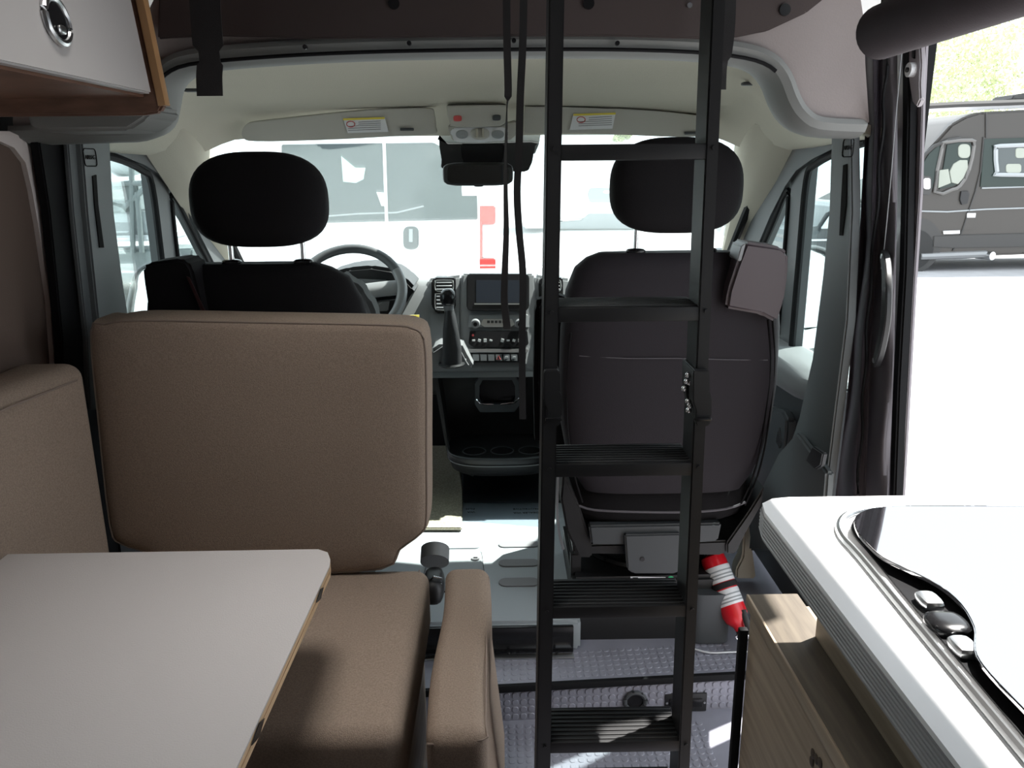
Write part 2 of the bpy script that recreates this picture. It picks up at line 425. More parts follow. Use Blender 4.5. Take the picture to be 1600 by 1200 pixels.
# left wall: rounded dark shade with pale frame, screwed strip
Xw = XL+.004
sh = [(-60, 205), (0, 205), (22, 215), (40, 238), (50, 280), (60, 350), (78, 470), (85, 560), (85, 620), (-60, 620)]
v = thing('window_shade', 'brown folded window shade in a rounded pale frame on the left wall', 'window shade', U(40, 400, X=Xw))
o_ = [U(x, y, X=Xw) for x, y in sh]; i_ = [U(x-14 if x > -60 else x, y+16 if y < 300 else y, X=Xw) for x, y in sh]
obj('shade_frame', ring_plate(o_, i_, (.018, 0, 0)), M['wall'], v)
obj('shade_panel', solid(i_, (.008, 0, 0)), M['shade'], v)
v = thing('wall_strip', 'narrow screwed pale trim strip beside the brown window shade', 'trim strip', U(60, 350, X=Xw))
sp = [U(*p, X=Xw) for p in ((38, 168), (60, 168), (72, 280), (90, 420), (104, 560), (108, 640), (88, 640), (84, 560), (66, 420), (50, 280))]
obj('strip', solid(sp, (.014, 0, 0), .003), M['archtrim'], v)
for px, py in ((45, 203), (60, 352), (83, 527)):
    q = U(px, py, X=Xw+.014); obj('screw', cyl(q, q+Vector((.003, 0, 0)), .006, n=12), M['steel'], v)

# ------------------------------------------------------------------ setting: B pillars
def xpoly(pts, X, th, bev=.003, bm=None): return solid([U(*p, X=X) for p in pts], (th, 0, 0), bev, bm=bm)
XB = -.925
pb = struct('trim_left_pillar_seal', xpoly([(58, 200), (118, 205), (128, 300), (150, 530), (155, 640), (100, 640), (98, 530), (78, 330)], XB-.012, -.02), M['rubber'])
struct('trim_pillar_edge', xpoly([(96, 205), (112, 206), (122, 330), (143, 530), (145, 640), (132, 640), (128, 530), (106, 330)], XB-.006, .012), M['pillargrey'], pb)
lp = struct('trim_left_pillar', xpoly([(112, 206), (158, 208), (160, 250), (165, 330), (178, 430), (192, 520), (196, 640), (148, 640), (143, 530), (122, 330)], XB, .02, .004), M['pillargrey'])
struct('slot', xpoly([(143, 275), (149, 273), (152, 320), (161, 387), (154, 387), (146, 320)], XB+.0195, .003, .0005), M['ink'], lp)
def label_ring(px, py, X, sx, parent, s=1):
    c = U(px, py, X=X); w_ = .055*s; h_ = .037*s
    pts = [Vector((X, c.y+a, c.z+b_)) for a, b_ in rrect(0, 0, w_, h_, .008)]
    obj('embossed_outline', tube(pts, .0012, 5, True), M['ink'], parent)
    return c
c = label_ring(141, 246, XB+.021, 1, lp)
text('airbag_lettering', 'AIRBAG', c, .013, (PI/2, 0, PI/2), M['ink'], lp)
XP = .775
rp = struct('trim_right_pillar', xpoly([(1314, 205), (1344, 196), (1346, 330), (1338, 500), (1320, 640), (1305, 760), (1290, 800), (1232, 790), (1245, 700), (1262, 650), (1283, 560), (1300, 430), (1310, 330)], XP, -.022, .004), M['pillargrey'])
struct('slot', xpoly([(1319, 258), (1325, 256), (1324, 320), (1318, 368), (1313, 368), (1316, 310)], XP-.0215, -.003, .0005), M['ink'], rp)
c = label_ring(1325, 231, XP-.023, -1, rp)
text('airbag_lettering', 'AIRBAG', c, .013, (PI/2, 0, -PI/2), M['ink'], rp)
# lower pillar cover with seat-belt guide
struct('pillar_foot', xpoly([(1256, 675), (1305, 738), (1300, 800), (1285, 860), (1180, 860), (1186, 790), (1228, 706)], XP-.028, -.02, .006), M['pillargrey'], rp)
struct('belt_guide', xpoly([(1277, 697), (1294, 708), (1290, 728), (1281, 734), (1266, 720)], XP-.05, -.012, .003), M['darkgrey'], rp)

# ------------------------------------------------------------------ setting: arch and fascia in front of the cab
YA = 1.70
inner = [(20, 210), (150, 206), (205, 203), (232, 188), (240, 160), (246, 130), (262, 108), (300, 92), (400, 82), (520, 75), (650, 71), (800, 69), (950, 69), (1080, 73), (1160, 82), (1200, 96), (1222, 120), (1236, 155), (1252, 180), (1280, 196), (1350, 200)]
top = [(20, 150), (100, 120), (150, 90), (200, 70), (220, 40), (240, 0), (262, -40), (300, -90), (400, -90), (520, -90), (650, -90), (800, -90), (950, -90), (1080, -90), (1160, -90), (1210, -90), (1260, -90), (1300, -90), (1345, 0), (1352, 100), (1358, 190)]
inner_s = [U(x, y, Y=YA) for x, y in inner]; top_s = [U(x, y, Y=YA-.02) for x, y in top]
inner_s = smooth_path(inner_s, 3); top_s = smooth_path(top_s, 3)
def lerp_rows(A, C, n): return [[a.lerp(c_, i/n) for a, c_ in zip(A, C)] for i in range(n+1)]
fas = struct('trim_fascia', grid(lerp_rows(inner_s, top_s, 6), thick=(0, .03, 0)), M['fascia'])
# dark board added over the middle; its colour stands for shade on the fascia
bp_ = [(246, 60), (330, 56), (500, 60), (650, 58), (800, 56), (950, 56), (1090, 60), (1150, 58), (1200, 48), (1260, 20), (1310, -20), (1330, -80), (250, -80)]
obj('fascia_shade_board', solid([U(x, y, Y=YA-.03) for x, y in bp_], (0, .012, 0), .003), M['fasciadark'], fas)
for px, py, r in ((615, 5, .011), (920, 5, .011), (1227, 15, .011), (1078, 8, .005)):
    q = U(px, py, Y=YA-.034); obj('plug', cyl(q, q+Vector((0, .02, 0)), r, n=16), M['glossblack'] if r > .006 else M['steel'], fas)
# rolled trim round the opening
rows = []
for k, (dy, din) in enumerate(((-.012, -.016), (-.016, -.006), (-.008, .008), (.02, .018), (.06, .02), (.11, .012), (.16, -.01))):
    r_ = []
    for i, p in enumerate(inner_s):
        a = inner_s[max(0, i-1)]; b_ = inner_s[min(len(inner_s)-1, i+1)]; t = (b_-a).normalized()
        nrm = Vector((t.z, 0, -t.x))       # towards the opening (down)
        r_.append(p+nrm*din+Vector((0, dy, 0)))
    rows.append(r_)
at = struct('trim_opening', grid(rows), M['archtrim'])
obj('sealing_strip', tube([p+Vector((0, -.016, -.012)) for p in inner_s[15:-14]], .004, 6), M['rubber'], at)
for px, py in ((476, 72), (639, 66), (803, 62), (965, 66)):
    q = U(px, py+1, Y=YA-.03); obj('clip', cyl(q, q+Vector((0, .01, 0)), .0045, n=8), M['glossblack'], at)

# ------------------------------------------------------------------ setting: headliner
XC = -.08
prof = [(1.80, 1.600), (1.88, 1.607), (1.97, 1.605), (2.08, 1.597), (2.2, 1.580), (2.3, 1.556), (2.39, 1.527), (2.45, 1.514), (2.5, 1.508), (2.56, 1.492), (2.62, 1.465), (2.66, 1.438)]
def hl(Y, z, u):
    au = abs(u); hw = .90-.06*max(0, (Y-2.0))/.6
    bow = .012*(1-u*u)
    side = 1.405-.02*(Y-1.8)
    f_ = sstep((Y-2.05)/.4); k = sstep((au-(.62+.22*f_))/(.40-.20*f_))
    rec = .0
    return Vector((XC+hw*u, Y-(.16*au**2.2 if Y > 2.3 else .16*au**2.2*max(0, (Y-1.8)/.5)), (z+bow)*(1-k)+side*k))
rows = [[hl(Y, z, -1.04+2.08*j/48) for j in range(49)] for Y, z in prof]
struct('ceiling_headliner', grid(rows, thick=(0, 0, .02)), M['headliner'])
for sx in (-1, 1):    # recesses at the corners of the headliner
    q = U(1175, 131, Y=2.05) if sx > 0 else U(305, 141, Y=2.05)
    obj('coat_hook', box(q, (.05, .02, .008), .003), M['darkgrey'], label='small dark coat hook recess at the %s corner of the cab headliner' % ('right' if sx > 0 else 'left'), cat='hook')

# ------------------------------------------------------------------ windscreen
def ws(u, t, off=0):    # u -1..1 across, t 0 bottom..1 top
    Yb, Zb, Yt, Zt = 3.30, .96, 2.63, 1.50
    hw = .97+(.80-.97)*t
    return Vector((XC+hw*u, Yb+(Yt-Yb)*t-.17*abs(u)**2.2+off, Zb+(Zt-Zb)*t+.03*math.sin(t*PI)))
struct('window_windscreen', grid([[ws(-1+2*j/24, i/10) for j in range(25)] for i in range(11)], thick=(0, .004, 0)), M['windglass'])
for sx, nm in ((-1, 'left'), (1, 'right')):
    rows = []
    for i in range(11):
        t = i/10; p = ws(sx*.985, t)
        q = Vector((XC+sx*(.93-.04*t), 2.98-.72*t, .96+.46*t))
        m_ = p.lerp(q, .5)+Vector((-sx*.045, -.04, .0))
        rows.append([p+Vector((0, .03, 0)), p.lerp(m_, .5)+Vector((-sx*.01, 0, 0)), m_, m_.lerp(q, .5)+Vector((-sx*.004, -.01, 0)), q])
    struct('trim_%s_windscreen_pillar' % nm, grid(rows), M['headliner'])
    # wiper-side frit
obj('roof_shell', grid([[Vector((XC+(-1+2*j/8)*1.0, y, z-.10*abs(-1+2*j/8)**4)) for j in range(9)] for y, z in ((1.75, 1.74), (2.3, 1.72), (2.62, 1.56))], thick=(0, 0, .01)), M['whitepaint'], kind='structure')

struct('wall_firewall', box((XC, 3.30, .46), (2.0, .03, .80)), M['rubber'], smooth=False)
# ------------------------------------------------------------------ cab doors
def cab_door(sx, nm):
    dY = .085 if sx < 0 else -.045
    X = XC+sx*.90                      # inner face of the frame
    Xg = X+sx*.045
    def P(Y, z, x=X): return Vector((x+sx*.0, Y, z))
    SH = lambda L: [(y+(dY if y > 1.9 else 0), z) for y, z in L]
    s = 'door_1' if sx < 0 else 'door_2'
    # frame outlines in Y,z : glass openings
    main = [(1.70, .84), (2.30, .84), (2.30, 1.05), (2.30, 1.2), (2.28, 1.335), (2.22, 1.365), (2.05, 1.395), (1.88, 1.41), (1.70, 1.41)]
    quart = [(2.37, .90), (2.82, .90), (2.75, .97), (2.62, 1.10), (2.5, 1.215), (2.41, 1.295), (2.375, 1.29), (2.37, 1.2)]
    outer_pts = [(1.62, .80), (2.95, .80), (2.98, .92), (2.85, 1.05), (2.62, 1.26), (2.45, 1.38), (2.30, 1.435), (2.05, 1.46), (1.62, 1.47)]
    # panel built as ring between outer and the two openings, via edge bars
    def bar(a, wd, m, nm_, parent, xo=0, dp=.035, closed=True, k=3):
        pts = smooth_path([(Vector((X+sx*xo, y, z))) for y, z in a], k, closed)
        return obj(nm_, tube(pts, wd, flat=(dp, wd, (0, 0, 1)) if False else None, n=10, closed=closed), m, parent)
    door = struct(s, solid([P(1.87, .12), P(2.95, .12), P(3.0, .80), P(3.0, .86), P(2.4, .85), P(1.87, .82)], (sx*.05, 0, 0), .006), M['darkgrey'])
    # frame: quad strips
    b = B()
    def strip(A, C, x0, x1):
        n = len(A)
        for (x, flip) in ((x0, 0), (x1, 1)):
            for i in range(n-1):
                q = [(A[i], x), (A[i+1], x), (C[i+1], x), (C[i], x)]
                b.faces.new([b.verts.new((xx, p[0], p[1])) for p, xx in q])
        for P_ in (A, C):
            for i in range(n-1):
                b.faces.new([b.verts.new(v_) for v_ in ((x0, *P_[i]), (x0, *P_[i+1]), (x1, *P_[i+1]), (x1, *P_[i]))])
    # outer top arc vs openings' top
    o1 = [(1.86, 1.466), (1.88, 1.465), (2.05, 1.46), (2.22, 1.445), (2.33, 1.42), (2.45, 1.375), (2.62, 1.25), (2.85, 1.04), (3.0, .90)]
    i1 = [(1.86, 1.41), (1.88, 1.41), (2.05, 1.395), (2.22, 1.365), (2.33, 1.335), (2.41, 1.29), (2.52, 1.20), (2.70, 1.02), (2.80, .88)]
    o1, i1 = SH(o1), SH(i1)
    strip(o1, i1, X, X+sx*.045)
    strip(SH([(2.28, 1.37), (2.28, 1.2), (2.28, 1.0), (2.28, .80)]), SH([(2.39, 1.34), (2.39, 1.2), (2.39, 1.0), (2.39, .80)]), X+sx*.012, X+sx*.042)
    bmesh.ops.remove_doubles(b, verts=b.verts, dist=.0004)
    obj('window_frame', b, M['doorframe'], door)
    # rubber seal around the door opening on the body, rubber round the panes
    obj('door_seal', tube(smooth_path([(X-sx*.02, y, z+.02) for y, z in o1], 3), .014, 8), M['rubber'], door)
    obj('pane_seal', tube(smooth_path([(X+sx*.012, y, z) for y, z in SH([(2.28, .84), (2.28, 1.1), (2.275, 1.31), (2.22, 1.352), (2.05, 1.385), (1.88, 1.40)])], 4), .010, 8), M['rubber'], door)
    obj('quarter_seal', tube(smooth_path([(X+sx*.012, y, z) for y, z in SH(((2.395, .86), (2.395, 1.1), (2.40, 1.26), (2.43, 1.27), (2.5, 1.20), (2.66, 1.04), (2.78, .90)))], 4), .009, 8), M['rubber'], door)
    obj('glass_pane', solid([(Xg, y, z) for y, z in SH(((1.86, .80), (2.33, .80), (2.33, 1.38), (2.2, 1.39), (2.0, 1.42), (1.86, 1.44)))], (sx*.004, 0, 0)), M['sideglass'], door, smooth=False)
    obj('quarter_pane', solid([(Xg, y, z) for y, z in SH(((2.34, .85), (2.88, .85), (2.45, 1.33), (2.34, 1.35)))], (sx*.004, 0, 0)), M['sideglass'], door, smooth=False)
    # inner sill, armrest, handle
    obj('door_sill', sq((X+sx*.0, 2.43, .80), (.14, 1.10, .10), 4, 6), M['dashgrey'], door)
    return door
dl = cab_door(-1, 'left'); dr = cab_door(1, 'right')
def on_right(pts, X, th, m, nm, bev=.004): return obj(nm, xpoly(pts, X, -th, bev), m, dr)
on_right([(1196, 640), (1205, 633), (1238, 640), (1246, 655), (1238, 755), (1224, 782), (1180, 770)], .80, .03, M['darkgrey'], 'armrest_panel', .008)
on_right([(1214, 690), (1219, 668), (1222, 690), (1219, 700)], .77, .004, M['steel'], 'door_label', .0005)
# pale sill column between seat and worktop
struct('trim_sill', solid([U(*p, Y=2.2) for p in ((1166, 770), (1172, 830), (1182, 905), (1150, 905), (1150, 890), (1160, 870))], (0, .05, 0), .006), M['headliner'])

# ------------------------------------------------------------------ exterior mirrors of our van
def ext_mirror(name, pts, Y, label, glass_pts):
    c = U(*pts[0], Y=Y); v = thing(name, label, 'wing mirror', c)
    P = smooth_path([U(*p, Y=Y) for p in pts], 3, True)
    obj('housing', solid(P, (0, .09, 0), .006), M['blackplastic'], v)
    obj('rim', tube([p+Vector((0, -.003, 0)) for p in P], .006, 6, True), M['satin'], v)
    sx_ = 1 if c.x > 0 else -1; xe = max(p.x for p in P) if sx_ < 0 else min(p.x for p in P); zm = c.z-.10
    obj('mirror_arm', tube([(xe, Y+.05, zm), (sx_*(.80 if sx_ > 0 else .99)+.02*sx_, Y+.06, zm-.03)], .02, 8), M['blackplastic'], v)
    for g in glass_pts:
        Q = smooth_path([U(*p, Y=Y-.012) for p in g], 3, True); obj('mirror_pane', solid(Q, (0, .006, 0)), M['mirror'], v)
    return v
ext_mirror('wing_mirror', [(1246, 388), (1275, 386), (1300, 400), (1308, 440), (1302, 520), (1285, 548), (1250, 550), (1236, 540), (1236, 400)], 2.62, 'black wing mirror outside the passenger window on the right', [[(1242, 396), (1274, 394), (1294, 408), (1300, 440), (1296, 500), (1242, 508)], [(1242, 516), (1295, 512), (1290, 534), (1280, 542), (1242, 544)]])
ext_mirror('wing_mirror', [(232, 412), (262, 402), (288, 404), (300, 430), (300, 520), (205, 520), (206, 450), (214, 425)], 2.62, 'black wing mirror outside the driver window on the left', [[(222, 424), (262, 411), (284, 414), (292, 440), (292, 512), (214, 512), (215, 450)]])

# ------------------------------------------------------------------ bench upholstery and table
def cushion(name, c, s, r, label, cat='cushion', rot=None, f=None, seg=6, group=None, seams=True, taper=None):
    t = thing(name, label, cat, Vector(c)-Vector((0, 0, s[2]/2)), group)
    b = B(); bmesh.ops.create_cube(b, size=1)
    for v in b.verts: v.co = Vector((v.co.x*s[0], v.co.y*s[1], v.co.z*s[2]))
    bmesh.ops.bevel(b, geom=list(b.edges), offset=r, segments=seg, affect='EDGES', profile=.5)
    bmesh.ops.subdivide_edges(b, edges=[e for e in b.edges if e.calc_length() > .12], cuts=9, use_grid_fill=True)
    if f:
        for v in b.verts: v.co = Vector(f(v.co))
    Mx = Matrix.Translation(Vector(c)) @ (Euler(rot).to_matrix().to_4x4() if rot else Matrix())
    bmesh.ops.transform(b, matrix=Mx, verts=b.verts)
    obj('cover', b, M['fabric'], t)
    return t, Mx
# back cushion: outline in XZ with cut lower corners, thick in Y
YBk = 1.60
ol = [(138, 518), (160, 506), (210, 500), (400, 503), (600, 507), (645, 512), (664, 530), (668, 600), (668, 700), (668, 810), (660, 835), (625, 862), (596, 892), (420, 900), (260, 900), (230, 868), (185, 852), (168, 822), (150, 660)]
bk = thing('back_cushion', 'wide beige bench back cushion standing behind the driver seat', 'cushion', U(400, 895, Y=YBk))
P = [U(x, y, Y=YBk) for x, y in ol]
cx = sum((p.x for p in P))/len(P); cz = sum((p.z for p in P))/len(P)
P = smooth_path(P, 3, True)
rowsb = []
for dy, sc_ in ((-.010, .55), (-.007, .80), (-.003, .93), (.001, .975), (.006, .992), (.016, 1.0), (.03, 1.006), (.10, 1.006), (.118, 1.0), (.128, .98), (.13, .9)):
    rowsb.append([Vector((cx+(p.x-cx)*sc_, YBk+dy, cz+(p.z-cz)*sc_)) for p in P])
b = B(); V = [[b.verts.new(p) for p in r] for r in rowsb]; n = len(P)
for i in range(len(V)-1):
    for j in range(n): b.faces.new((V[i][j], V[i][(j+1) % n], V[i+1][(j+1) % n], V[i+1][j]))
b.faces.new(V[0]); b.faces.new(V[-1][::-1])
obj('cover', b, M['fabric'], bk)
obj('piping', tube([Vector((cx+(p.x-cx)*.992, YBk+.005, cz+(p.z-cz)*.992)) for p in P], .0022, 6, True), M['seam'], bk)
# side cushion at the left wall
q0 = U(118, 566, X=-.88)
t, Mx = cushion('side_cushion', (-.932, .64, q0.z-.28), (.10, 1.90, .58), .032, 'beige side cushion along the left wall next to the brown shade', f=lambda c_: (c_.x+(.038*sstep((c_.y-.66)/.24) if c_.x > 0 else 0), c_.y, c_.z))
obj('seam_line', tube([(-.882, -.2, q0.z-.02), (-.882, 1.24, q0.z-.02), (-.864, 1.40, q0.z-.02), (-.846, 1.55, q0.z-.02)], .0018, 6), M['seam'], t)
# bench seat
zs = .48
pf, pn = U(520, 892, Z=zs), U(500, 1138, Z=zs)
xr_ = U(668, 905, Z=zs).x
yc = (pf.y+pn.y)/2; dY = pf.y-pn.y
t, Mx = cushion('seat_cushion', ((-.835+xr_)/2, yc, zs-.075), (xr_+.835, dY+.03, .15), .03, 'beige bench seat cushion under the back cushion, partly below the table', f=lambda c_: (c_.x+.0*c_.y, c_.y, c_.z+(.012*(1-(c_.y/(dY/2))**2)*(1-(abs(c_.x)/.42)**4) if c_.z > .03 else 0)))
zt = zs-.002
obj('top_seam', tube([(-.6, pn.y+.012, zt), (xr_-.028, pn.y+.012, zt), (xr_-.022, pf.y, zt)], .0018, 6), M['seam'], t)
bb = struct('trim_bench_box', box(((-.93+xr_-.02)/2, yc+.02, .165), (xr_-.02+.93, dY-.03, .33), .004), M['woodface'])
# bolster
b0, b1 = U(735, 886, Z=.50), U(700, 1150, Z=.50)
def bol(c_):
    ny = -c_.y/.28; nz = -c_.z/.22
    return (c_.x+(.022*max(0, nz+.3) if c_.x > 0 else 0)+.004*math.sin(c_.y*14)*(1 if c_.z > .1 else 0), c_.y, c_.z+(.004 if c_.z > .2 and abs(c_.x) < .02 else 0))
t, Mx = cushion('bolster_cushion', (-.081, 1.335, .275), (.098, .55, .45), .026, 'narrow beige bolster standing on edge right of the bench seat', f=bol)
obj('seam_line', tube([(-.126, 1.066, .478), (-.038, 1.066, .484), (-.034, 1.10, .486), (-.036, 1.30, .488), (-.036, 1.58, .486)], .0016, 6, k=2), M['seam'], t)

# table
TZ = .70
tc_ = [Vector((-.876, U(0, 866, Z=TZ).y, TZ)), U(497, 858, Z=TZ), U(512, 863, Z=TZ), U(516, 874, Z=TZ), U(515, 884, Z=TZ), U(330, 1285, Z=TZ)]
tc_.append(Vector((tc_[0].x, tc_[-1].y, TZ)))
tb = thing('dinette_table', 'grey laminate dinette table with ply edge in front of the bench', 'table', (-.6, .9, 0))
obj('tabletop', solid(tc_, (0, 0, -.003)), M['tabletop'], tb, smooth=False)
obj('ply_edge', solid([p+Vector((0, 0, -.003)) for p in tc_], (0, 0, -.007)), M['ply'], tb, smooth=False)
shr = [Vector((p.x-.0015, p.y-.001, TZ-.010)) for p in tc_]
M['plydark'] = mat('ply_glue_line', (.30, .19, .10), .7)
obj('glue_line', solid(shr, (0, 0, -.0025)), M['plydark'], tb, smooth=False)
obj('lower_ply', solid([p+Vector((0, 0, -.0125)) for p in tc_], (0, 0, -.0085)), M['ply'], tb, smooth=False)
e0, e1 = tc_[4], tc_[5]
for px, py in ((492, 931), (396, 1145)):
    k_ = min(1, max(0, (e0.y-U(px, py, Z=TZ-.01).y)/(e0.y-e1.y))); p = e0.lerp(e1, k_)+Vector((.001, 0, -.0105))
    d_ = (e1-e0).normalized()
    obj('edge_notch', solid([p+d_*a+Vector((0, 0, z)) for a, z in ((-.026, .001), (-.008, .008), (.004, .006), (.024, .002), (.008, -.004), (-.004, -.007))], (.0012, 0, 0)), M['glossblack'], tb)
obj('table_leg', cyl((-.62, .95, 0), (-.62, .95, TZ-.02), .03), M['steel'], tb)

# buckle between the cushions
q = U(683, 925, Z=.40)
v = thing('seat_belt_buckle', 'seat belt buckle poking up between bench seat and bolster', 'buckle', q)
obj('belt_housing', sq(q+Vector((-.01, .03, .0)), (.05, .10, .07), 3, 5), M['blackplastic'], v)
obj('cover_disc', cyl(q+Vector((-.012, .09, .03)), q+Vector((-.012, .12, .05)), .035, n=20), M['satin'], v)
obj('metal_tongue', tube([q+Vector((-.015, 0, .03)), q+Vector((-.005, -.01, .045)), q+Vector((.012, -.01, .04)), q+Vector((.012, .0, .02)), q+Vector((-.01, 0, .02))], .0022, 6), M['chrome'], v)

# ------------------------------------------------------------------ cab seats
def cab_seat(name, px_c, sx, label, hr_top, hr_bot, hr_l, hr_r, back_top, Y0, full):
    """sx=+1: belt tower at right, -1: at left"""
    xc = U(px_c, 600, Y=Y0).x
    t = thing(name, label, 'seat', (xc, Y0+.2, .10))
    # headrest
    a = U(hr_l, (hr_top+hr_bot)/2, Y=Y0); c_ = U(hr_r, (hr_top+hr_bot)/2, Y=Y0); z1 = U(px_c, hr_top, Y=Y0).z; z0 = U(px_c, hr_bot, Y=Y0).z
    hc = Vector(((a.x+c_.x)/2, Y0+.04, (z0+z1)/2)); hs = (c_.x-a.x, .13, z1-z0)
    h = obj('headrest', sq(hc, hs, 3.0, 14, f=lambda q: (q.x*(1-.10*max(0, q.z)**2), q.y*(1-.25*q.z), q.z)), M['seatblack'], t)
    # back shell
    zt = U(px_c, back_top, Y=Y0).z
    prof_ = [(0, .175, .03), (.012, .205, .045), (.035, .232, .055), (.09, .253, .066), (.18, .264, .072), (.32, .268, .075), (.42, .262, .072), (.50, .247, .066), (.56, .225, .058), (.60, .20, .05)] if full else \
            [(0, .15, .03), (.012, .185, .045), (.035, .225, .055), (.09, .253, .066), (.18, .268, .072), (.32, .272, .075), (.56, .225, .058)]
    secs = [(Vector((xc, Y0+.07+.12*d*.2, zt-d)), hw, dp, 3.2) for d, hw, dp in prof_]
    obj('backrest', loft(secs[::-1], 40), M['seatpanel' if full else 'seatblack'], t)
    # headrest posts
    for s in (-1, 1):
        px = Vector((hc.x+s*.084, Y0+.06, 0))
        obj('headrest_post', cyl((px.x, px.y, zt-.02), (px.x, px.y, hc.z-hs[2]*.3), .006, n=12), M['chrome'], t)
        obj('post_sleeve', sq((px.x, px.y, zt+.003), (.045, .035, .014), 3, 4), M['glossblack'], t)
    # belt tower
    return t, xc, zt, hc
t, xc, zt, hc = cab_seat('passenger_seat', 1052, 1, 'dark passenger cab seat seen from behind through the ladder', 213, 366, 957, 1167, 398, 1.83, True)
tw = [(1165, 378), (1222, 386), (1233, 396), (1232, 430), (1226, 470), (1214, 505), (1190, 492), (1134, 482), (1138, 455), (1150, 418)]
bt = obj('belt_tower', solid([U(x, y, Y=1.80) for x, y in tw], (0, .10, 0), .008, 3), mat('belt_tower_plastic', (.075, .055, .062), .45), t)
obj('tower_side', solid([U(x, y, Y=1.795) for x, y in ((1166, 379), (1158, 384), (1152, 406), (1158, 409))], (0, .07, 0), .002), M['satin'], bt)
# seams on the back
def back_y(z_, x_):
    d = zt-z_; hw, dp = .262, .072
    for k in range(0, 1): pass
    tx = min(.99, abs(x_-xc)/hw)
    return 1.83+.07+.024*d-dp*(1-tx**3.2)**(1/3.2)-.003
def seam(pxs, nm, r=.002, m=None):
    pts = []
    for x, y in pxs:
        p = U(x, y, Y=1.83); yy = back_y(p.z, p.x); p = U(x, y, Y=yy); p.y = back_y(p.z, p.x); pts.append(p)
    obj(nm, tube(pts, r, 6, k=3), m or M['seatpanel'], t)
M['seamlight'] = mat('seat_seam', (.10, .09, .10), .7)
seam([(905, 556), (980, 560), (1060, 560), (1140, 562), (1200, 563)], 'cross_seam', .0013, M['seamlight'])
for off, m_ in ((0, M['seatblack']), (7, M['seatblack'])):
    seam([(1208-off, 500), (1212-off, 560), (1208-off, 620), (1198-off, 690), (1184-off, 745), (1164-off, 790)], 'side_piping', .0025, m_)
seam([(892, 520), (886, 600), (888, 680), (897, 740), (910, 785)], 'side_piping', .0022, M['seatblack'])
seam([(905, 790), (930, 797), (1000, 800), (1080, 800), (1135, 795), (1165, 785)], 'lower_seam', .003, M['seamlight'])
# lower parts of the passenger seat
def ybox(nm, pts, Y, dp, m, parent, bev=.005, label=None):
    return obj(nm, solid([U(x, y, Y=Y) for x, y in pts], (0, dp, 0), bev), m, parent, label=label)
ybox('seat_side_cover', [(880, 735), (905, 790), (925, 850), (925, 872), (905, 872), (885, 830), (876, 780)], 1.92, .30, M['blackplastic'], t)
ybox('seat_side_cover', [(1195, 760), (1170, 800), (1135, 850), (1135, 866), (1150, 866), (1165, 835), (1190, 790)], 1.92, .30, M['blackplastic'], t)
ybox('rear_crossbar', [(920, 822), (1128, 818), (1122, 846), (1060, 852), (924, 852)], 1.90, .03, M['darkgrey'], t)
ybox('seat_frame', [(895, 852), (1138, 845), (1138, 860), (1128, 868), (895, 866)], 1.93, .42, M['blackplastic'], t)
ybox('cover_plate', [(976, 836), (1064, 834), (1064, 890), (1056, 897), (990, 897), (980, 890)], 1.885, .02, M['darkgrey'], t, .004)
q = U(1004, 874, Y=1.883); obj('screw_hole', cyl(q, q+Vector((0, .006, 0)), .006, n=12), M['glossblack'], t)
obj('seat_cushion_pad', sq((xc, 2.16, .50), (.52, .50, .15), 4, 8), M['seatblack'], t)
for px in (900, 1112): ybox('swivel_post', [(px-8, 866), (px+8, 866), (px+8, 905), (px-8, 905)], 1.97, .03, M['blackplastic'], t, .003)
# pedestal
pd = obj('seat_pedestal', B(), M['blackplastic'], t) if False else None
ybox('pedestal_box', [(895, 905), (1122, 900), (1126, 1008), (895, 1013)], 1.93, .36, M['blackplastic'], t, .01)
obj('battery_tray', sq(U(1000, 905, Y=1.98)+Vector((0, .05, -.005)), (.26, .16, .03), 5, 6), M['glossblack'], t)
cc = U(1110, 960, Y=1.91)
obj('rounded_cover', loft([(Vector((cc.x, 1.95, z_)), .055, .055, 4) for z_ in (.105, .12, .235, .25)], 28), M['darkgrey'], t)
ybox('label_sticker', [(985, 901), (1040, 902), (1040, 909), (986, 908)], 1.918, .002, M['paper'], t, 0, 'white printed sticker')
ybox('barcode', [(989, 902.5), (997, 902.6), (997, 907), (989, 907)], 1.9165, .001, M['ink'], t, 0)
q = U(1048, 905, Y=1.916); obj('dot_sticker', cyl(q, q+Vector((0, .002, 0)), .009, n=16), M['green'], t, label='round green sticker')
obj('swivel_ring', tube([Vector((xc+.17*math.cos(a), 2.12+.16*math.sin(a), .30)) for a in [i*2*PI/32 for i in range(32)]], .012, 8, True), M['glossblack'], t)
obj('inner_armrest', sq(U(835, 585, Y=2.1)+Vector((.0, .1, 0)), (.045, .30, .42), 5, 8), M['seatblack'], t) if False else None
ybox('folded_armrest', [(836, 480), (842, 462), (858, 458), (900, 470), (900, 700), (836, 698), (834, 600)], 2.02, .07, M['seatblack'], t, .014)
obj('chain', tube([U(x, y, Y=1.90) for x, y in ((872, 740), (870, 790), (873, 830), (880, 858))], .004, 6, k=3), M['steel'], t)

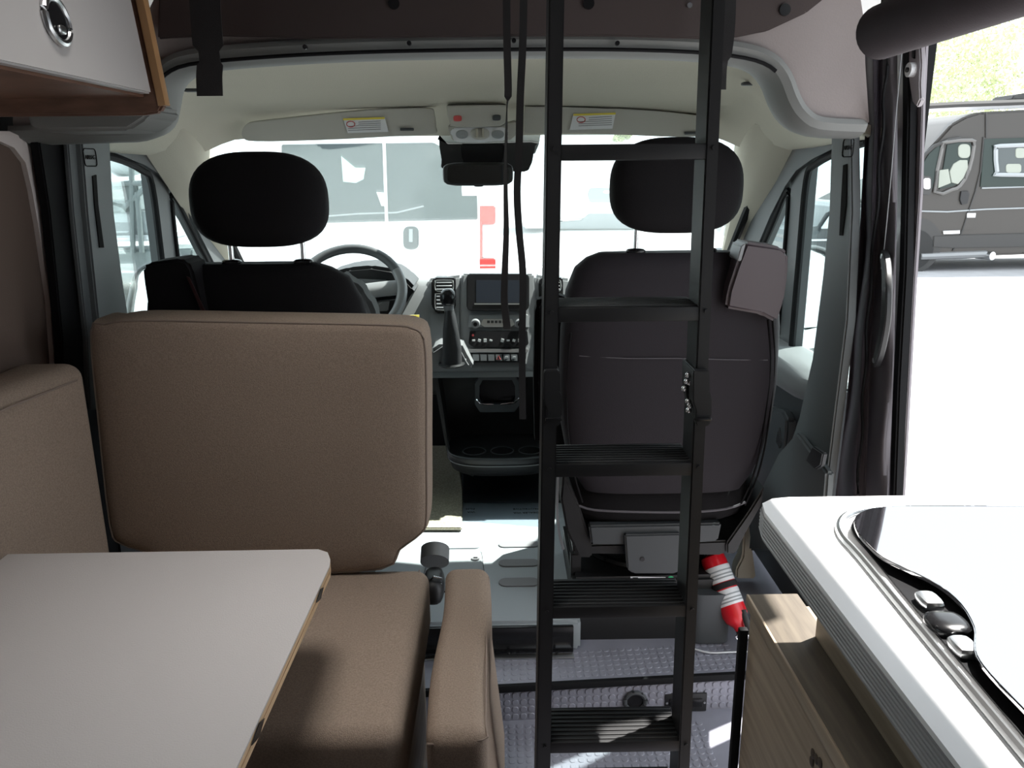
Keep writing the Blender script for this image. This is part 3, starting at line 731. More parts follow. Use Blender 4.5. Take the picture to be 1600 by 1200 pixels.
t2, xc2, zt2, hc2 = cab_seat('driver_seat', 398, -1, 'black driver cab seat behind the beige bench back cushion', 236, 388, 289, 506, 416, 1.84, False)
obj('belt_tower', solid([U(x, y, Y=1.81) for x, y in ((222, 418), (230, 411), (280, 404), (292, 408), (300, 420), (320, 500), (320, 540), (240, 540), (232, 490), (224, 440))], (0, .10, 0), .007, 3), M['seatblack'], t2)
obj('red_belt_edge', solid([U(x, y, Y=1.806) for x, y in ((291, 432), (296, 434), (322, 490), (316, 490))], (0, .004, 0)), mat('belt_dark_red', (.03, .005, .005), .8), t2)
obj('seat_cushion_pad', sq((xc2, 2.16, .50), (.52, .50, .15), 4, 8), M['seatblack'], t2)
obj('pedestal_box', box((xc2, 2.14, .27), (.40, .36, .34), .01), M['blackplastic'], t2)
obj('side_bolster', solid([U(x, y, Y=1.96) for x, y in ((520, 425), (548, 436), (574, 462), (590, 500), (596, 560), (520, 560))], (0, .10, 0), .02, 3), M['dashgrey'] if False else mat('seat_bolster_grey', (.05, .055, .055), .85), t2)

# ------------------------------------------------------------------ steering wheel
WY = 2.52
wc = U(545, 458, Y=WY)
t = thing('steering_wheel', 'dark three-spoke steering wheel right of the driver headrest', 'steering wheel', wc)
al = math.radians(40)
ux = Vector((1, 0, 0)); uy = Vector((0, math.sin(al), math.cos(al))); un = Vector((0, -math.cos(al), math.sin(al)))
Rr = .168
def wp(a, r, h=0): return wc+ux*math.cos(a)*r+uy*math.sin(a)*r+un*h
obj('rim', tube([wp(i*2*PI/48, Rr) for i in range(48)], .0150, 12, True), M['darkgrey'], t)
obj('rim_grip', tube([wp(-.85+i*1.35/14, Rr) for i in range(15)], .0168, 12), M['satin'], t)
obj('rim_grip', tube([wp(PI-.5+i*1.35/14, Rr) for i in range(15)], .0168, 12), M['satin'], t)
obj('hub', cyl(wc-un*.03, wc+un*.012, .062, .055, 28, .008), M['satin'], t)
for a in (.12, PI-.12, -PI/2):
    obj('spoke', tube([wp(a, .03), wp(a, .10, .002), wp(a, Rr)], .01, flat=(.05 if a != -PI/2 else .06, .016, un)), M['satin'], t)
obj('column', cyl(wc-un*.02, wc-un*.30, .045, n=20), M['blackplastic'], t)
for s in (-1, 1):
    obj('stalk', cyl(wc-un*.05+ux*s*.03, wc-un*.045+ux*s*.17+uy*.015, .008, .013, 12, .003), M['glossblack'], t)

# ------------------------------------------------------------------ dashboard
D = thing('dashboard', 'grey dashboard with centre screen, vents and switches under the windscreen', 'dashboard', (XC, 2.9, .6))
dp = [(3.28, .93), (3.1, .975), (2.92, .985), (2.84, .972), (2.80, .93), (2.752, .84), (2.692, .72), (2.68, .67), (2.72, .64), (3.28, .55)]
rows = []
dps = smooth_path([(0, y, z) for y, z in dp], 3)
for j in range(31):
    u = -1+2*j/30; off = -.10*abs(u)**3
    rows.append([Vector((XC+u*.885, p.y+off*(1 if p.y > 3.0 else .3), p.z+.0)) for p in dps])
obj('dash_body', grid(rows), M['dashgrey'], D)
obj('lower_dash', box((XC, 3.04, .60), (1.70, .28, .16), .03, 3), M['blackplastic'], D)
def dpoly(nm, pts, Y, dpth, m, parent=None, bev=.004, k=0, label=None):
    P = [U(x, y, Y=Y) for x, y in pts]
    if k: P = smooth_path(P, k, True)
    return obj(nm, solid(P, (0, dpth, 0), bev), m, D if parent is None else parent, label=label)
YD = 2.72
TILT = math.tan(math.radians(27))
def UT(px, py, Y):
    d = R @ Vector(((px-800)/F, (600-py)/F, -1)); t = (Y-CAM.y+(CAM.z-.85)*TILT)/(d.y-d.z*TILT); return CAM+d*t
U_flat = U
def U(px, py, Y=None, X=None, Z=None):
    if dash_mode and Y is not None and 2.70 < Y < 2.77 and py < 577: return UT(px, py, Y)
    return U_flat(px, py, Y=Y, X=X, Z=Z)
dash_mode = True
# binnacle
dpoly('instrument_hood', [(492, 445), (510, 428), (545, 418), (580, 415), (612, 420), (634, 434), (650, 451), (636, 470), (622, 500), (600, 530), (490, 530)], 2.66, .2, M['blackplastic'], bev=.012)
ic = dpoly('instrument_cluster', [(520, 440), (560, 436), (604, 438), (612, 446), (606, 486), (520, 490)], 2.652, .01, M['dashgrey'], bev=.003)
for px in (540, 585):
    q = U(px, 462, Y=2.65); obj('dial', tube([q+Vector((.032*math.cos(a), 0, .032*math.sin(a))) for a in [i*2*PI/24 for i in range(24)]], .002, 5, True), M['satin'], ic)
# centre stack
dpoly('centre_panel', [(722, 428), (834, 428), (838, 485), (832, 530), (826, 552), (822, 572), (728, 572), (724, 552), (722, 530), (719, 485)], 2.74, .10, M['satin'], bev=.006)
dpoly('centre_surround', [(668, 436), (722, 430), (722, 576), (668, 576)], 2.75, .10, M['dashgrey'], bev=.01)
dpoly('centre_surround', [(836, 430), (892, 436), (892, 576), (836, 576)], 2.75, .10, M['dashgrey'], bev=.01)
bz = dpoly('screen_bezel', [(732, 428), (823, 428), (827, 433), (827, 480), (822, 486), (734, 486), (729, 481), (729, 433)], 2.712, .03, M['glossblack'], bev=.003)
dpoly('display', [(744, 438), (812, 438), (812, 473), (744, 473)], 2.7105, .002, mat('screen', (.02, .023, .03), .35, spec=.08), bz, 0)
dpoly('display_trim', [(741, 474), (813, 474), (813, 476), (741, 476)], 2.709, .003, M['steel'], bz, 0)
rd = dpoly('radio_panel', [(733, 492), (825, 492), (827, 512), (731, 512)], 2.728, .03, M['dashgrey'], bev=.002)
for px in (743, 812):
    q = U(px, 505, Y=2.72)
    kn = obj('knob', cyl(q, q+Vector((0, -.022, 0)), .0165, .014, 24, .002), M['satin'], rd); obj('knob_cap', cyl(q+Vector((0, -.022, 0)), q+Vector((0, -.024, 0)), .007, n=16), M['glossblack'], kn)
bs = dpoly('button_bar', [(755, 499), (800, 499), (804, 507), (798, 511), (757, 511), (751, 507)], 2.722, .01, M['steel'], rd, .001)
for i in range(6): dpoly('preset_button', [(761+i*6, 501), (765.5+i*6, 501), (765.5+i*6, 505), (761+i*6, 505)], 2.720, .004, M['blackplastic'], bs, .0004)
cl = dpoly('climate_panel', [(734, 518), (824, 518), (826, 538), (818, 543), (740, 543), (732, 537)], 2.722, .03, M['glossblack'], bev=.002)
for i in range(9):
    if i == 4: continue
    p = U(740+i*9, 532, Y=2.719); obj('icon', box(p, (.010, .002, .006+.003*(i % 3)), .0006, rot=(0, .3*(i % 2), 0)), M['inkwhite'], cl)
q = U(739, 524, Y=2.718); obj('indicator', cyl(q, q+Vector((0, .003, 0)), .004, n=10), M['redbutton'], cl)
dpoly('silver_ledge', [(726, 546), (826, 546), (824, 551), (728, 551)], 2.715, .03, M['steel'], bev=.002)
sw = dpoly('switch_row', [(735, 552), (822, 552), (822, 562), (819, 566), (742, 566), (737, 562)], 2.72, .03, M['blackplastic'], bev=.003)
for i in range(7):
    k_ = dpoly('switch', [(738+i*12, 553.5), (748.5+i*12, 553.5), (748.5+i*12, 564), (739+i*12, 564)], 2.7165, .006, M['darkgrey'], sw, .0008)
    if i == 3:
        tri = [U(x, y, Y=2.7155) for x, y in ((776, 561.5), (782, 561.5), (779, 555.5))]
        obj('hazard_triangle', tube(tri, .0012, 5, True), M['redbutton'], sw)
    elif i in (4, 5):
        obj('icon', box(U(743.5+i*12, 559, Y=2.7155), (.010, .001, .009), .0004), M['inkwhite'], sw)
# vents
def vent(cx_, name):
    w_ = 34
    g = dpoly('air_vent', [(cx_-20, 440), (cx_-15, 434), (cx_+17, 434), (cx_+18, 440), (cx_+18, 480), (cx_+10, 490), (cx_-12, 490), (cx_-20, 478)], 2.728, .05, M['glossblack'], bev=.004)
    for (y0, y1) in ((438, 455), (459, 484)):
        P = smooth_path([U(x, y, Y=2.725) for x, y in ((cx_-14, y0+3), (cx_-11, y0), (cx_+11, y0), (cx_+14, y0+3), (cx_+14, y1-4), (cx_+10, y1), (cx_-10, y1), (cx_-14, y1-4))], 2, True)
        obj('chrome_ring', tube(P, .0022, 6, True), M['steel'], g)
        n_ = 3 if y1-y0 < 20 else 4
        for i in range(n_):
            yy = y0+(i+.7)*(y1-y0)/(n_+.3)
            a, c_ = U(cx_-12, yy, Y=2.727), U(cx_+12, yy, Y=2.727)
            obj('slat', box((a+c_)/2, ((c_-a).x, .008, .005), .001, rot=(.5, 0, 0)), M['satin'], g)
vent(694, 'l'); vent(862, 'r')
# gear lever
GY = 2.555
gl_ = obj('gear_gaiter', loft([(U(705, 566, Y=GY)+Vector((0, .02, -.01)), .035, .04, 2.6), (U(706, 545, Y=GY)+Vector((0, .015, 0)), .031, .034, 2.6), (U(704, 515, Y=GY), .025, .026, 2.4), (U(703, 492, Y=GY), .018, .02, 2.2), (U(702, 484, Y=GY), .015, .016, 2)], 24), mat('gaiter_leather', (.03, .03, .032), .45, bump=.4, bscale=120), D)
obj('gear_shaft', cyl(U(702, 490, Y=GY), U(700, 470, Y=GY), .014, .020, 16), M['satin'], gl_)
obj('gear_knob', sq(U(700, 465, Y=GY), (.052, .055, .060), 2.3, 8), M['glossblack'], gl_)
obj('gaiter_frame', tube([U(705, 566, Y=GY)+Vector((.038*math.cos(a), .02+.044*math.sin(a), -.01)) for a in [i*2*PI/24 for i in range(24)]], .006, 6, True), M['blackplastic'], gl_)
dpoly('gear_console', [(672, 548), (690, 536), (720, 536), (732, 560), (742, 576), (670, 578)], 2.58, .12, M['satin'], bev=.012)
# lower console: pocket wall, holder, cup tray
LB = 2.90
dpoly('console_back', [(682, 575), (860, 575), (880, 640), (868, 720), (705, 720), (690, 650)], LB, .06, M['blackplastic'], bev=.01)
P0 = [(684, 592), (692, 650), (700, 700), (712, 728), (740, 742)]
obj('console_edge', tube([U(x, y, Y=2.86-.035*i) for i, (x, y) in enumerate(P0)], .007, 8, k=3), M['darkgrey'], D)
dpoly('console_side', [(682, 580), (692, 640), (700, 700), (700, 720), (686, 640), (676, 585)], 2.76, .16, M['blackplastic'], bev=.004)
# cup tray
tz = U(775, 716, Y=2.64).z
trc = U(776, 712, Y=2.71)
tr = obj('cup_tray', loft([(Vector((trc.x+.02, 2.77, tz-.075)), .165, .11, 3), (Vector((trc.x+.02, 2.77, tz-.06)), .185, .13, 3), (Vector((trc.x+.02, 2.77, tz-.012)), .20, .15, 3), (Vector((trc.x+.02, 2.77, tz)), .20, .15, 3)], 40), M['blackplastic'], D)
E_ = [Vector((trc.x+.02+.196*math.copysign(abs(math.cos(a))**(2/3), math.cos(a)), 2.77+.146*math.copysign(abs(math.sin(a))**(2/3), math.sin(a)), tz+.002)) for a in [PI+i*PI/30 for i in range(31)]]
obj('tray_rim', tube(E_, .004, 6), M['darkgrey'], tr)
obj('tray_rim', tube([p+Vector((0, -.004, -.026)) for p in E_], .002, 6), M['dashgrey'], tr)
for dx_ in (-.10, .0, .10):
    c_ = Vector((trc.x+.02+dx_, 2.71, tz+.001))
    obj('cup_hole', cyl(c_, c_+Vector((0, 0, .0015)), .040, n=24), M['glossblack'], tr)
    obj('cup_ring', tube([c_+Vector((.041*math.cos(a), .041*math.sin(a), .002)) for a in [i*2*PI/24 for i in range(24)]], .002, 5, True), M['darkgrey'], tr)
# folding holder
hp_ = [(742, 600), (750, 588), (804, 588), (812, 600), (812, 632), (804, 644), (750, 644), (742, 632)]
hi_ = [(749, 604), (754, 594), (800, 594), (805, 604), (805, 622), (800, 632), (754, 632), (749, 622)]
hd = obj('folding_cup_holder', ring_plate([U(x, y, Y=2.80) for x, y in hp_], [U(x, y, Y=2.80) for x, y in hi_], (0, .03, 0)), M['darkgrey'], D, smooth=False)
obj('holder_back', solid([U(x, y, Y=2.83) for x, y in hi_], (0, .02, 0)), M['glossblack'], hd)
obj('holder_arm', tube([U(x, y, Y=2.79) for x, y in ((744, 624), (750, 631), (768, 632), (771, 632))], .003, 6), M['chrome'], hd)
obj('holder_arm', tube([U(x, y, Y=2.79) for x, y in ((782, 632), (786, 631), (804, 629), (811, 622))], .003, 6), M['chrome'], hd)
# caution sticker on dash
dpoly('caution_sticker', [(622, 493), (655, 492), (655, 500), (622, 501)], 2.735, .003, M['paper'], bev=0, label='small yellow and white caution sticker')
dpoly('sticker_band', [(622, 493), (655, 492), (655, 495.5), (622, 496.5)], 2.733, .002, M['yellow'], bev=0)
text('sticker_lettering', 'CAUTION', U(640, 495, Y=2.7325), .010, (PI/2, 0, 0), M['ink'], D)

dash_mode = False
# ------------------------------------------------------------------ visors, overhead console, mirror
def visor(pts, nm, label, sticker, mirror_pos):
    U = lambda x, y, Y: U_flat(x, y, Y=Y-.05)
    c = U(*pts[0], Y=2.50); t = thing('sun_visor', label, 'sun visor', c, None)
    P = smooth_path([U(x, y, Y=2.50) for x, y in pts], 3, True)
    obj('visor_pad', solid(P, (0, .022, .004), .008, 3), M['visor'], t)
    x0, y0, x1, y1 = sticker
    k_ = 6 if nm == 'l' else -5
    obj('warning_label', solid([U(x, y, Y=2.4955) for x, y in ((x0, y0), (x1, y0-2), (x1+k_, y1-2), (x0+k_*1.2, y1))], (0, .002, 0)), M['paper'], t, smooth=False)
    obj('yellow_band', solid([U(x, y, Y=2.4945) for x, y in ((x0, y0), (x1, y0-2), (x1, y0+1), (x0, y0+3))], (0, .001, 0)), M['yellow'], t, smooth=False)
    q = U(x0+12, y0+9, Y=2.4942); obj('ban_symbol', tube([q+Vector((.012*math.cos(a), 0, .008*math.sin(a))) for a in [i*2*PI/16 for i in range(16)]], .0012, 5, True), M['redbutton'], t)
    for i in range(5):
        a = U(x0+24 if i < 2 else x0+8, y0+6+i*3.2, Y=2.4945); b2 = U(x1-6, y0+4+i*3.2, Y=2.4945)
        obj('text_line', tube([a, b2], .0007, 4), M['cabslot'], t)
    q = U(*mirror_pos, Y=2.495); obj('visor_clip', box(q, (.04, .008, .008), .002), M['darkgrey'], t)
visor([(385, 194), (400, 190), (480, 181), (560, 173), (640, 169), (672, 170), (678, 176), (681, 200), (676, 209), (600, 214), (500, 219), (400, 221), (380, 216), (378, 205)], 'l', 'grey left sun visor with a white and yellow label above the steering wheel', (536, 185, 601, 208), (636, 202))
visor([(820, 170), (830, 167), (900, 168), (1000, 172), (1060, 177), (1115, 185), (1122, 192), (1124, 206), (1116, 212), (1060, 214), (980, 211), (900, 208), (828, 209), (820, 204)], 'r', 'grey right sun visor with a white and yellow label behind the ladder', (896, 178, 962, 203), (1080, 208))
oc_ = thing('overhead_console', 'pale overhead lamp console with red and grey switches above the mirror', 'console', U(750, 190, Y=2.45))
obj('upper_housing', solid(smooth_path([U(x, y, Y=2.41) for x, y in ((698, 168), (706, 165), (785, 164), (790, 168), (789, 186), (782, 197), (712, 199), (702, 190))], 2, True), (0, .1, .01), .008, 3), M['visor'], oc_)
obj('lower_housing', solid(smooth_path([U(x, y, Y=2.43) for x, y in ((700, 196), (715, 198), (780, 197), (806, 190), (808, 205), (798, 219), (770, 222), (715, 222), (704, 214))], 2, True), (0, .08, .01), .006, 3), M['visor'], oc_)
pn_ = obj('lamp_panel', solid(smooth_path([U(x, y, Y=2.424) for x, y in ((708, 200), (788, 199), (792, 208), (788, 220), (716, 222), (708, 214))], 2, True), (0, .01, 0), .003), M['whiteplastic'], oc_)
for px in (722, 778):
    q = U(px, 210, Y=2.423); obj('lamp_lens', sq(q, (.036, .006, .024), 2.2, 5), M['tailgrey'], pn_)
obj('rotary_switch', sq(U(750, 209, Y=2.422), (.055, .012, .032), 2.6, 6), M['visor'], pn_)
for px in (745, 755): obj('switch_rib', box(U(px, 208, Y=2.414), (.006, .008, .026), .001), M['headliner'], pn_)
obj('red_button', sq(U(715, 185, Y=2.408), (.024, .01, .016), 4, 4), M['redbutton'], oc_, label='red rounded button')
obj('grey_button', sq(U(776, 184, Y=2.408), (.024, .01, .016), 4, 4), M['darkgrey'], oc_, label='dark grey rounded button')
mr = thing('rear_view_mirror', 'black rear view mirror hanging in front of the windscreen centre', 'mirror', U(750, 270, Y=2.62))
obj('bracket', solid([U(x, y, Y=2.62) for x, y in ((719, 224), (789, 224), (786, 250), (780, 262), (730, 262), (722, 250))], (0, .05, 0), .006), M['glossblack'], mr)
obj('housing', sq(U(747, 272, Y=2.615), (.222, .035, .072), 5, 8), M['blackplastic'], mr)
obj('mirror_pane', solid([U(747+a, 272+b_, Y=2.595) for a, b_ in rrect(0, 0, 96, 28, 8)], (0, .004, 0)), mat('mirror_dim', (.62, .74, .75), .03, metal=1), mr)
obj('adjust_tab', sq(U(748, 290, Y=2.61), (.03, .012, .008), 3, 4), M['glossblack'], mr)
cv = thing('sensor_cover', 'wide black camera and sensor cover fixed to the windscreen top centre', 'cover', U(760, 240, Y=2.68))
obj('cover_shell', solid(smooth_path([U(x, y, Y=2.67) for x, y in ((686, 214), (700, 225), (830, 222), (836, 228), (834, 240), (826, 266), (800, 268), (700, 268), (690, 250))], 2, True), (0, .05, .01), .006), M['blackplastic'], cv)
obj('frit_band', solid([U(x, y, Y=2.69) for x, y in ((688, 210), (845, 208), (842, 226), (836, 240), (692, 240))], (0, .004, 0)), M['tailgrey'], cv)

# ------------------------------------------------------------------ ladder
def LY(y): return 1.33-.004*(y-600)/600
ld = thing('loft_ladder', 'tall black aluminium bunk ladder standing in the aisle', 'ladder', (.19, 1.33, 0))
def rail(xt, xb, s):
    """rail box from z=1.9 down to the floor, measured at outer front faces"""
    a = U(xt[0], 0, Y=1.30); b_ = U(xb[0], 1195, Y=1.30); a2 = U(xt[1], 0, Y=1.30); b2 = U(xb[1], 1195, Y=1.30)
    def ext(p, q, z): k = (z-p.z)/(q.z-p.z); return p.lerp(q, k)
    return [ext(a, b_, 2.03), ext(a2, b2, 2.03), ext(a2, b2, .0), ext(a, b_, .0)]
for nm_, xt, xb in (('rail', (858, 882), (838, 860)), ('rail', (1113, 1134), (1060, 1078))):
    q = rail(xt, xb, 1)
    r_ = obj(nm_, solid(q, (0, .075, 0), .0025), M['ladder'], ld)
xr0 = lambda py: U(858+24-(22)*py/1195, py, Y=1.31).x
xr1 = lambda py: U(1113-53*py/1195, py, Y=1.31).x
for k, py in enumerate((237, 490, 728, 950, 1160, 1352)):
    front = {237: 250, 490: 503, 728: 745, 950: 966, 1160: 1176, 1352: 1372}[py]
    z0 = U(960, front, Y=1.302).z
    x0, x1 = xr0(min(py, 1195)), xr1(min(py, 1195))
    zt_ = z0+.024
    if k == 5: zt_ = .135; z0 = .11
    rg = obj('rung', box(((x0+x1)/2, 1.3545, (z0+zt_)/2), (x1-x0+.004, .105, zt_-z0), .002), M['ladder'], ld)
    if k:
        for j in range(8):
            obj('tread_rib', box(((x0+x1)/2, 1.312+j*.012, zt_+.0008), (x1-x0-.002, .004, .0025), .0006, 1), M['laddertread'], rg)
    for xx in (x0-.012, x1+.010):
        obj('rivet', cyl((xx, 1.2995, (z0+zt_)/2+.005), (xx, 1.2965, (z0+zt_)/2+.005), .0035, n=10), M['steel'] if False else M['ladder'], rg)
# folding joints
for (px0, px1, fx) in ((850, 876, 0), (1083, 1110, 1)):
    P = [U(x, y, Y=1.286) for x, y in ((px0, 582), (px0+2, 579), (px1-3, 579), (px1-1, 583), (px1-1, 612), (px1+2, 622), (px1+2, 650), (px1, 652), (px1, 662), (px1-3, 666), (px0+6, 666), (px0+4, 660), (px0+4, 640), (px0, 628))]
    j_ = obj('hinge_joint', solid(P, (0, .085, 0), .003), M['ladder'], ld)
    obj('hinge_lip', box(U((px0+px1)/2+2, 655, Y=1.283), ((px1-px0)*.00107*1.0, .006, .006), .002), M['glossblack'], j_)
    if fx:
        for px, py in ((1075, 586), (1073, 596), (1077, 598), (1069, 607), (1075, 627), (1078, 634), (1076, 641)):
            q = U(px, py, Y=1.31); obj('bolt_head', sq(q, (.010, .012, .010), 2.2, 4), M['chrome'], j_)
        obj('hinge_plate', solid([U(x, y, Y=1.32) for x, y in ((1070, 592), (1078, 580), (1090, 582), (1090, 648), (1078, 646), (1074, 630))], (0, .012, 0), .002), M['ladder'], j_)

# ------------------------------------------------------------------ straps
def strap(nm, pts, wpx, Y, label, cat='strap', twist=None, m='webbing'):
    P = [U(x, y, Y=Y+(.004*math.sin(i*1.7))) for i, (x, y) in enumerate(pts)]
    P = smooth_path(P, 4); n_ = len(P); b = B(); rows_ = []
    for i, p in enumerate(P):
        t_ = i/(n_-1); wv = wpx(t_)*Y/F*.5
        a = twist(t_) if twist else 0
        d_ = Vector((math.cos(a), math.sin(a), 0))*wv; nn = Vector((-math.sin(a), math.cos(a), 0))*.0009
        rows_.append([p-d_-nn, p+d_-nn, p+d_+nn, p-d_+nn])
    V = [[b.verts.new(p) for p in r] for r in rows_]
    for i in range(n_-1):
        for j in range(4): b.faces.new((V[i][j], V[i][(j+1) % 4], V[i+1][(j+1) % 4], V[i+1][j]))
    b.faces.new(V[0][::-1]); b.faces.new(V[-1])
    return obj(nm, b, M[m], label=label, cat=cat)
strap('hanging_strap', [(791, -60), (792, 60), (794, 140), (792, 170), (791, 210), (790, 290), (791, 360), (789, 420), (788, 470), (792, 510), (790, 515)], lambda t: 11 if t < .25 else 12, 1.42, 'thin twisted black strap, left one of two, ending above the radio', twist=lambda t: 0 if t < .25 else (.9+2.2*t))
strap('hanging_strap', [(819, -60), (817, 60), (813, 150), (811, 230), (808, 300), (811, 360), (817, 430), (816, 520), (816, 600), (817, 655)], lambda t: 11, 1.42, 'long flat black strap, right one of two, hanging beside the ladder')
s1 = strap('tie_down_strap', [(317, -80), (320, 0), (324, 60), (328, 96), (327, 120), (328, 150)], lambda t: 44 if t < .5 else (30 if t < .62 else 38), 1.56, 'wide black tie-down strap at the top left of the cab opening')
s2 = strap('tie_down_strap', [(1138, -80), (1138, 10), (1135, 60), (1130, 95), (1128, 110), (1127, 140)], lambda t: 22 if t < .6 else 14, 1.56, 'narrow black tie-down strap behind the right ladder rail')

# ------------------------------------------------------------------ overhead cabinet, left
CY = 1.50
oc1 = thing('overhead_cabinet', 'white overhead cabinet with brown wood frame at the upper left', 'cabinet', (-.8, .6, 1.45))
pb1 = U(229, 152, Y=CY); pt = U(196, 0, Y=CY)
X1, Z1 = pb1.x, pb1.z
lean = (pt.x-pb1.x)/(pt.z-pb1.z)
b = solid([(X1-.004, CY, Z1), (X1+lean*.6-.004, CY, Z1+.6), (XL+.005, CY, Z1+.6), (XL+.005, CY, Z1-.0), ], (0, -2.9, 0))
obj('carcass', b, M['brown'], oc1, smooth=False)
dd = solid([(X1+.016, CY-.015, Z1+.004), (X1+.016+lean*.55, CY-.015, Z1+.55), (X1+lean*.55-.004, CY-.015, Z1+.55), (X1-.004, CY-.015, Z1+.004)], (0, -1.4, 0), .003)
dr1 = obj('door', dd, M['cabwhite'], oc1)
epl = [(X1+.028, CY, Z1-.012), (X1+.028+lean*.6, CY, Z1+.6), (XL+.01, CY, Z1+.6), (XL+.01, CY, Z1-.03), (X1-.01, CY, Z1-.03), (X1+.018, CY, Z1-.026)]
obj('end_panel', solid(epl, (0, .02, 0), .004), M['brown'], oc1)
obj('end_panel_edging', tube([(X1+.026, CY+.008, Z1-.014), (X1+.026+lean*.6, CY+.008, Z1+.6)], .008, flat=(.016, .022, (0, 1, 0))), mat('amber_edging', (.36, .20, .09), .4), oc1)
lq = U(52, 33, X=X1+.016)
lq = Vector((X1+.018+lean*(U(52, 33, X=X1-.02).z-Z1), U(52, 33, X=X1-.02).y, U(52, 33, X=X1-.02).z))
lx = Vector((1, 0, -lean)).normalized(); lz = Vector((lean, 0, 1)).normalized()
def lring(r): return [lq+lz*math.sin(a)*r+Vector((0, math.cos(a)*r, 0)) for a in [i*2*PI/28 for i in range(28)]]
lt = obj('push_latch', tube([p+lx*.002 for p in lring(.029)], .0055, 8, True), M['steel'], dr1, label='round black and steel push latch')
obj('latch_button', cyl(lq-lx*.004, lq+lx*.004, .025, n=24), M['glossblack'], lt)
obj('latch_tongue', sq(lq+lx*.006-lz*.012, (.006, .02, .012), 3, 4), M['steel'], lt)
# pale ledge under it
struct('trim_left_ledge', solid([U(x, y, Y=1.56) for x, y in ((40, 168), (228, 160), (238, 168), (228, 186), (200, 204), (60, 206), (44, 200))], (0, .14, 0), .012, 3), M['archtrim'])

# ------------------------------------------------------------------ kitchen block, right
KZ = .90
XK = U(1197, 803, Z=KZ).x
kf = U(1215, 777, Z=KZ)
co = [(XK, kf.y-.05), (XK+.006, kf.y-.02), (XK+.025, kf.y-.004), (XK+.05, kf.y), (1.02, kf.y), (1.02, -.4), (XK, -.4)]
kt = thing('worktop', 'white kitchen worktop with grey ribbed edge in front of the open door', 'worktop', (.65, .5, KZ-.04))
obj('slab', solid([(x, y, KZ) for x, y in co], (0, 0, -.006)), M['worktop'], kt, smooth=False)
obj('edge_band', solid([(x-.001, y, KZ-.006) for x, y in co], (0, 0, -.034)), M['edging'], kt, smooth=False)
for i in range(6):
    z = KZ-.009-i*.0052
    obj('edge_rib', tube([(x-.0015, y+.0005, z) for x, y in ([(XK, -.4)]+co[:4]+[(1.0, kf.y)])], .0011, 4), M['edging'], kt)
kb = thing('kitchen_cabinet', 'wood-grain kitchen cabinet with a projecting ledge under the worktop', 'cabinet', (.65, .5, 0))
yk = kf.y-.035
obj('upper_carcass', box(((.442+.93)/2, (yk-.4)/2, (KZ-.04+.30)/2+.0), (.93-.442, yk+.4, KZ-.04-.30), 0), M['woodface'], kb, smooth=False)
qz = .70
ll = U(1169, 928, Z=qz)
XLd = ll.x
obj('ledge', box(((XLd+.46)/2, (ll.y-.4)/2, qz-.009), (.46-XLd, ll.y+.4, .018), .002), M['woodtop'], kb)
obj('ledge_edging', box((XLd-.001, (ll.y-.4)/2, qz-.011), (.004, ll.y+.4, .022), .001), M['woodface'], kb)
obj('lower_front', box(((XLd+.004+.93)/2, (ll.y-.4)/2-.003, (qz-.02)/2+.002), (.93-XLd-.004, ll.y+.4-.006, qz-.024)), M['woodface'], kb, smooth=False)
obj('end_trim', box((XLd-.004, ll.y-.002, (qz-.06)/2), (.014, .012, qz-.06), .002), M['rubber'], kb)
M['knot'] = mat('wood_knot', (.05, .035, .025), .6)
for i, (px, py) in enumerate(((1270, 1178), (1275, 1186), (1281, 1192), (1268, 1190))):
    q = U(px, py, X=XLd+.003); obj('knot_mark', sq(q, (.003, .012, .014), 2.2, 4), M['knot'], kb)
sk = thing('sink', 'steel-rimmed sink with black glass lid set in the white worktop', 'sink', U(1500, 1000, Z=KZ))
rim = [(1600, 792), (1480, 791), (1400, 792), (1350, 797), (1322, 806), (1311, 822), (1318, 842), (1345, 872), (1430, 975), (1520, 1083), (1620, 1203), (1700, 1300), (1900, 1300), (1900, 792)]
RP = [U(x, y, Z=KZ+.003) for x, y in rim]
obj('steel_rim', tube(smooth_path(RP, 3, True), .005, 8, True), M['steel'], sk)
rin = smooth_path([U(x, y, Z=KZ+.002) for x, y in ((1600, 800), (1480, 798), (1400, 798), (1355, 803), (1336, 812), (1330, 826), (1336, 840), (1360, 868), (1440, 965), (1530, 1072), (1628, 1188), (1700, 1270), (1880, 1280), (1880, 800))], 3, True)
obj('basin', solid(rin, (0, 0, .002)), mat('sink_dark', (.006, .006, .007), .6, spec=.1), sk)
lidp = smooth_path([U(x, y, Z=KZ+.012) for x, y in ((1700, 797), (1480, 796), (1400, 796), (1362, 799), (1340, 808), (1334, 820), (1340, 838), (1355, 856), (1378, 876), (1420, 897), (1465, 920), (1500, 950), (1520, 985), (1521, 1010), (1524, 1030), (1545, 1060), (1600, 1118), (1700, 1225), (1880, 1270), (1880, 797))], 3, True)
obj('glass_lid', solid(lidp, (0, 0, .005), .001), M['sinkglass'], sk)
for px, py in ((1452, 938), (1506, 1010)):
    q = U(px, py, Z=KZ+.010); obj('hinge_block', sq(q+Vector((0, 0, -.001)), (.022, .03, .012), 4, 4), M['steel'], sk)
obj('burner_knob', sq(U(1480, 975, Z=KZ+.008), (.04, .04, .014), 3, 5), M['glossblack'], sk)

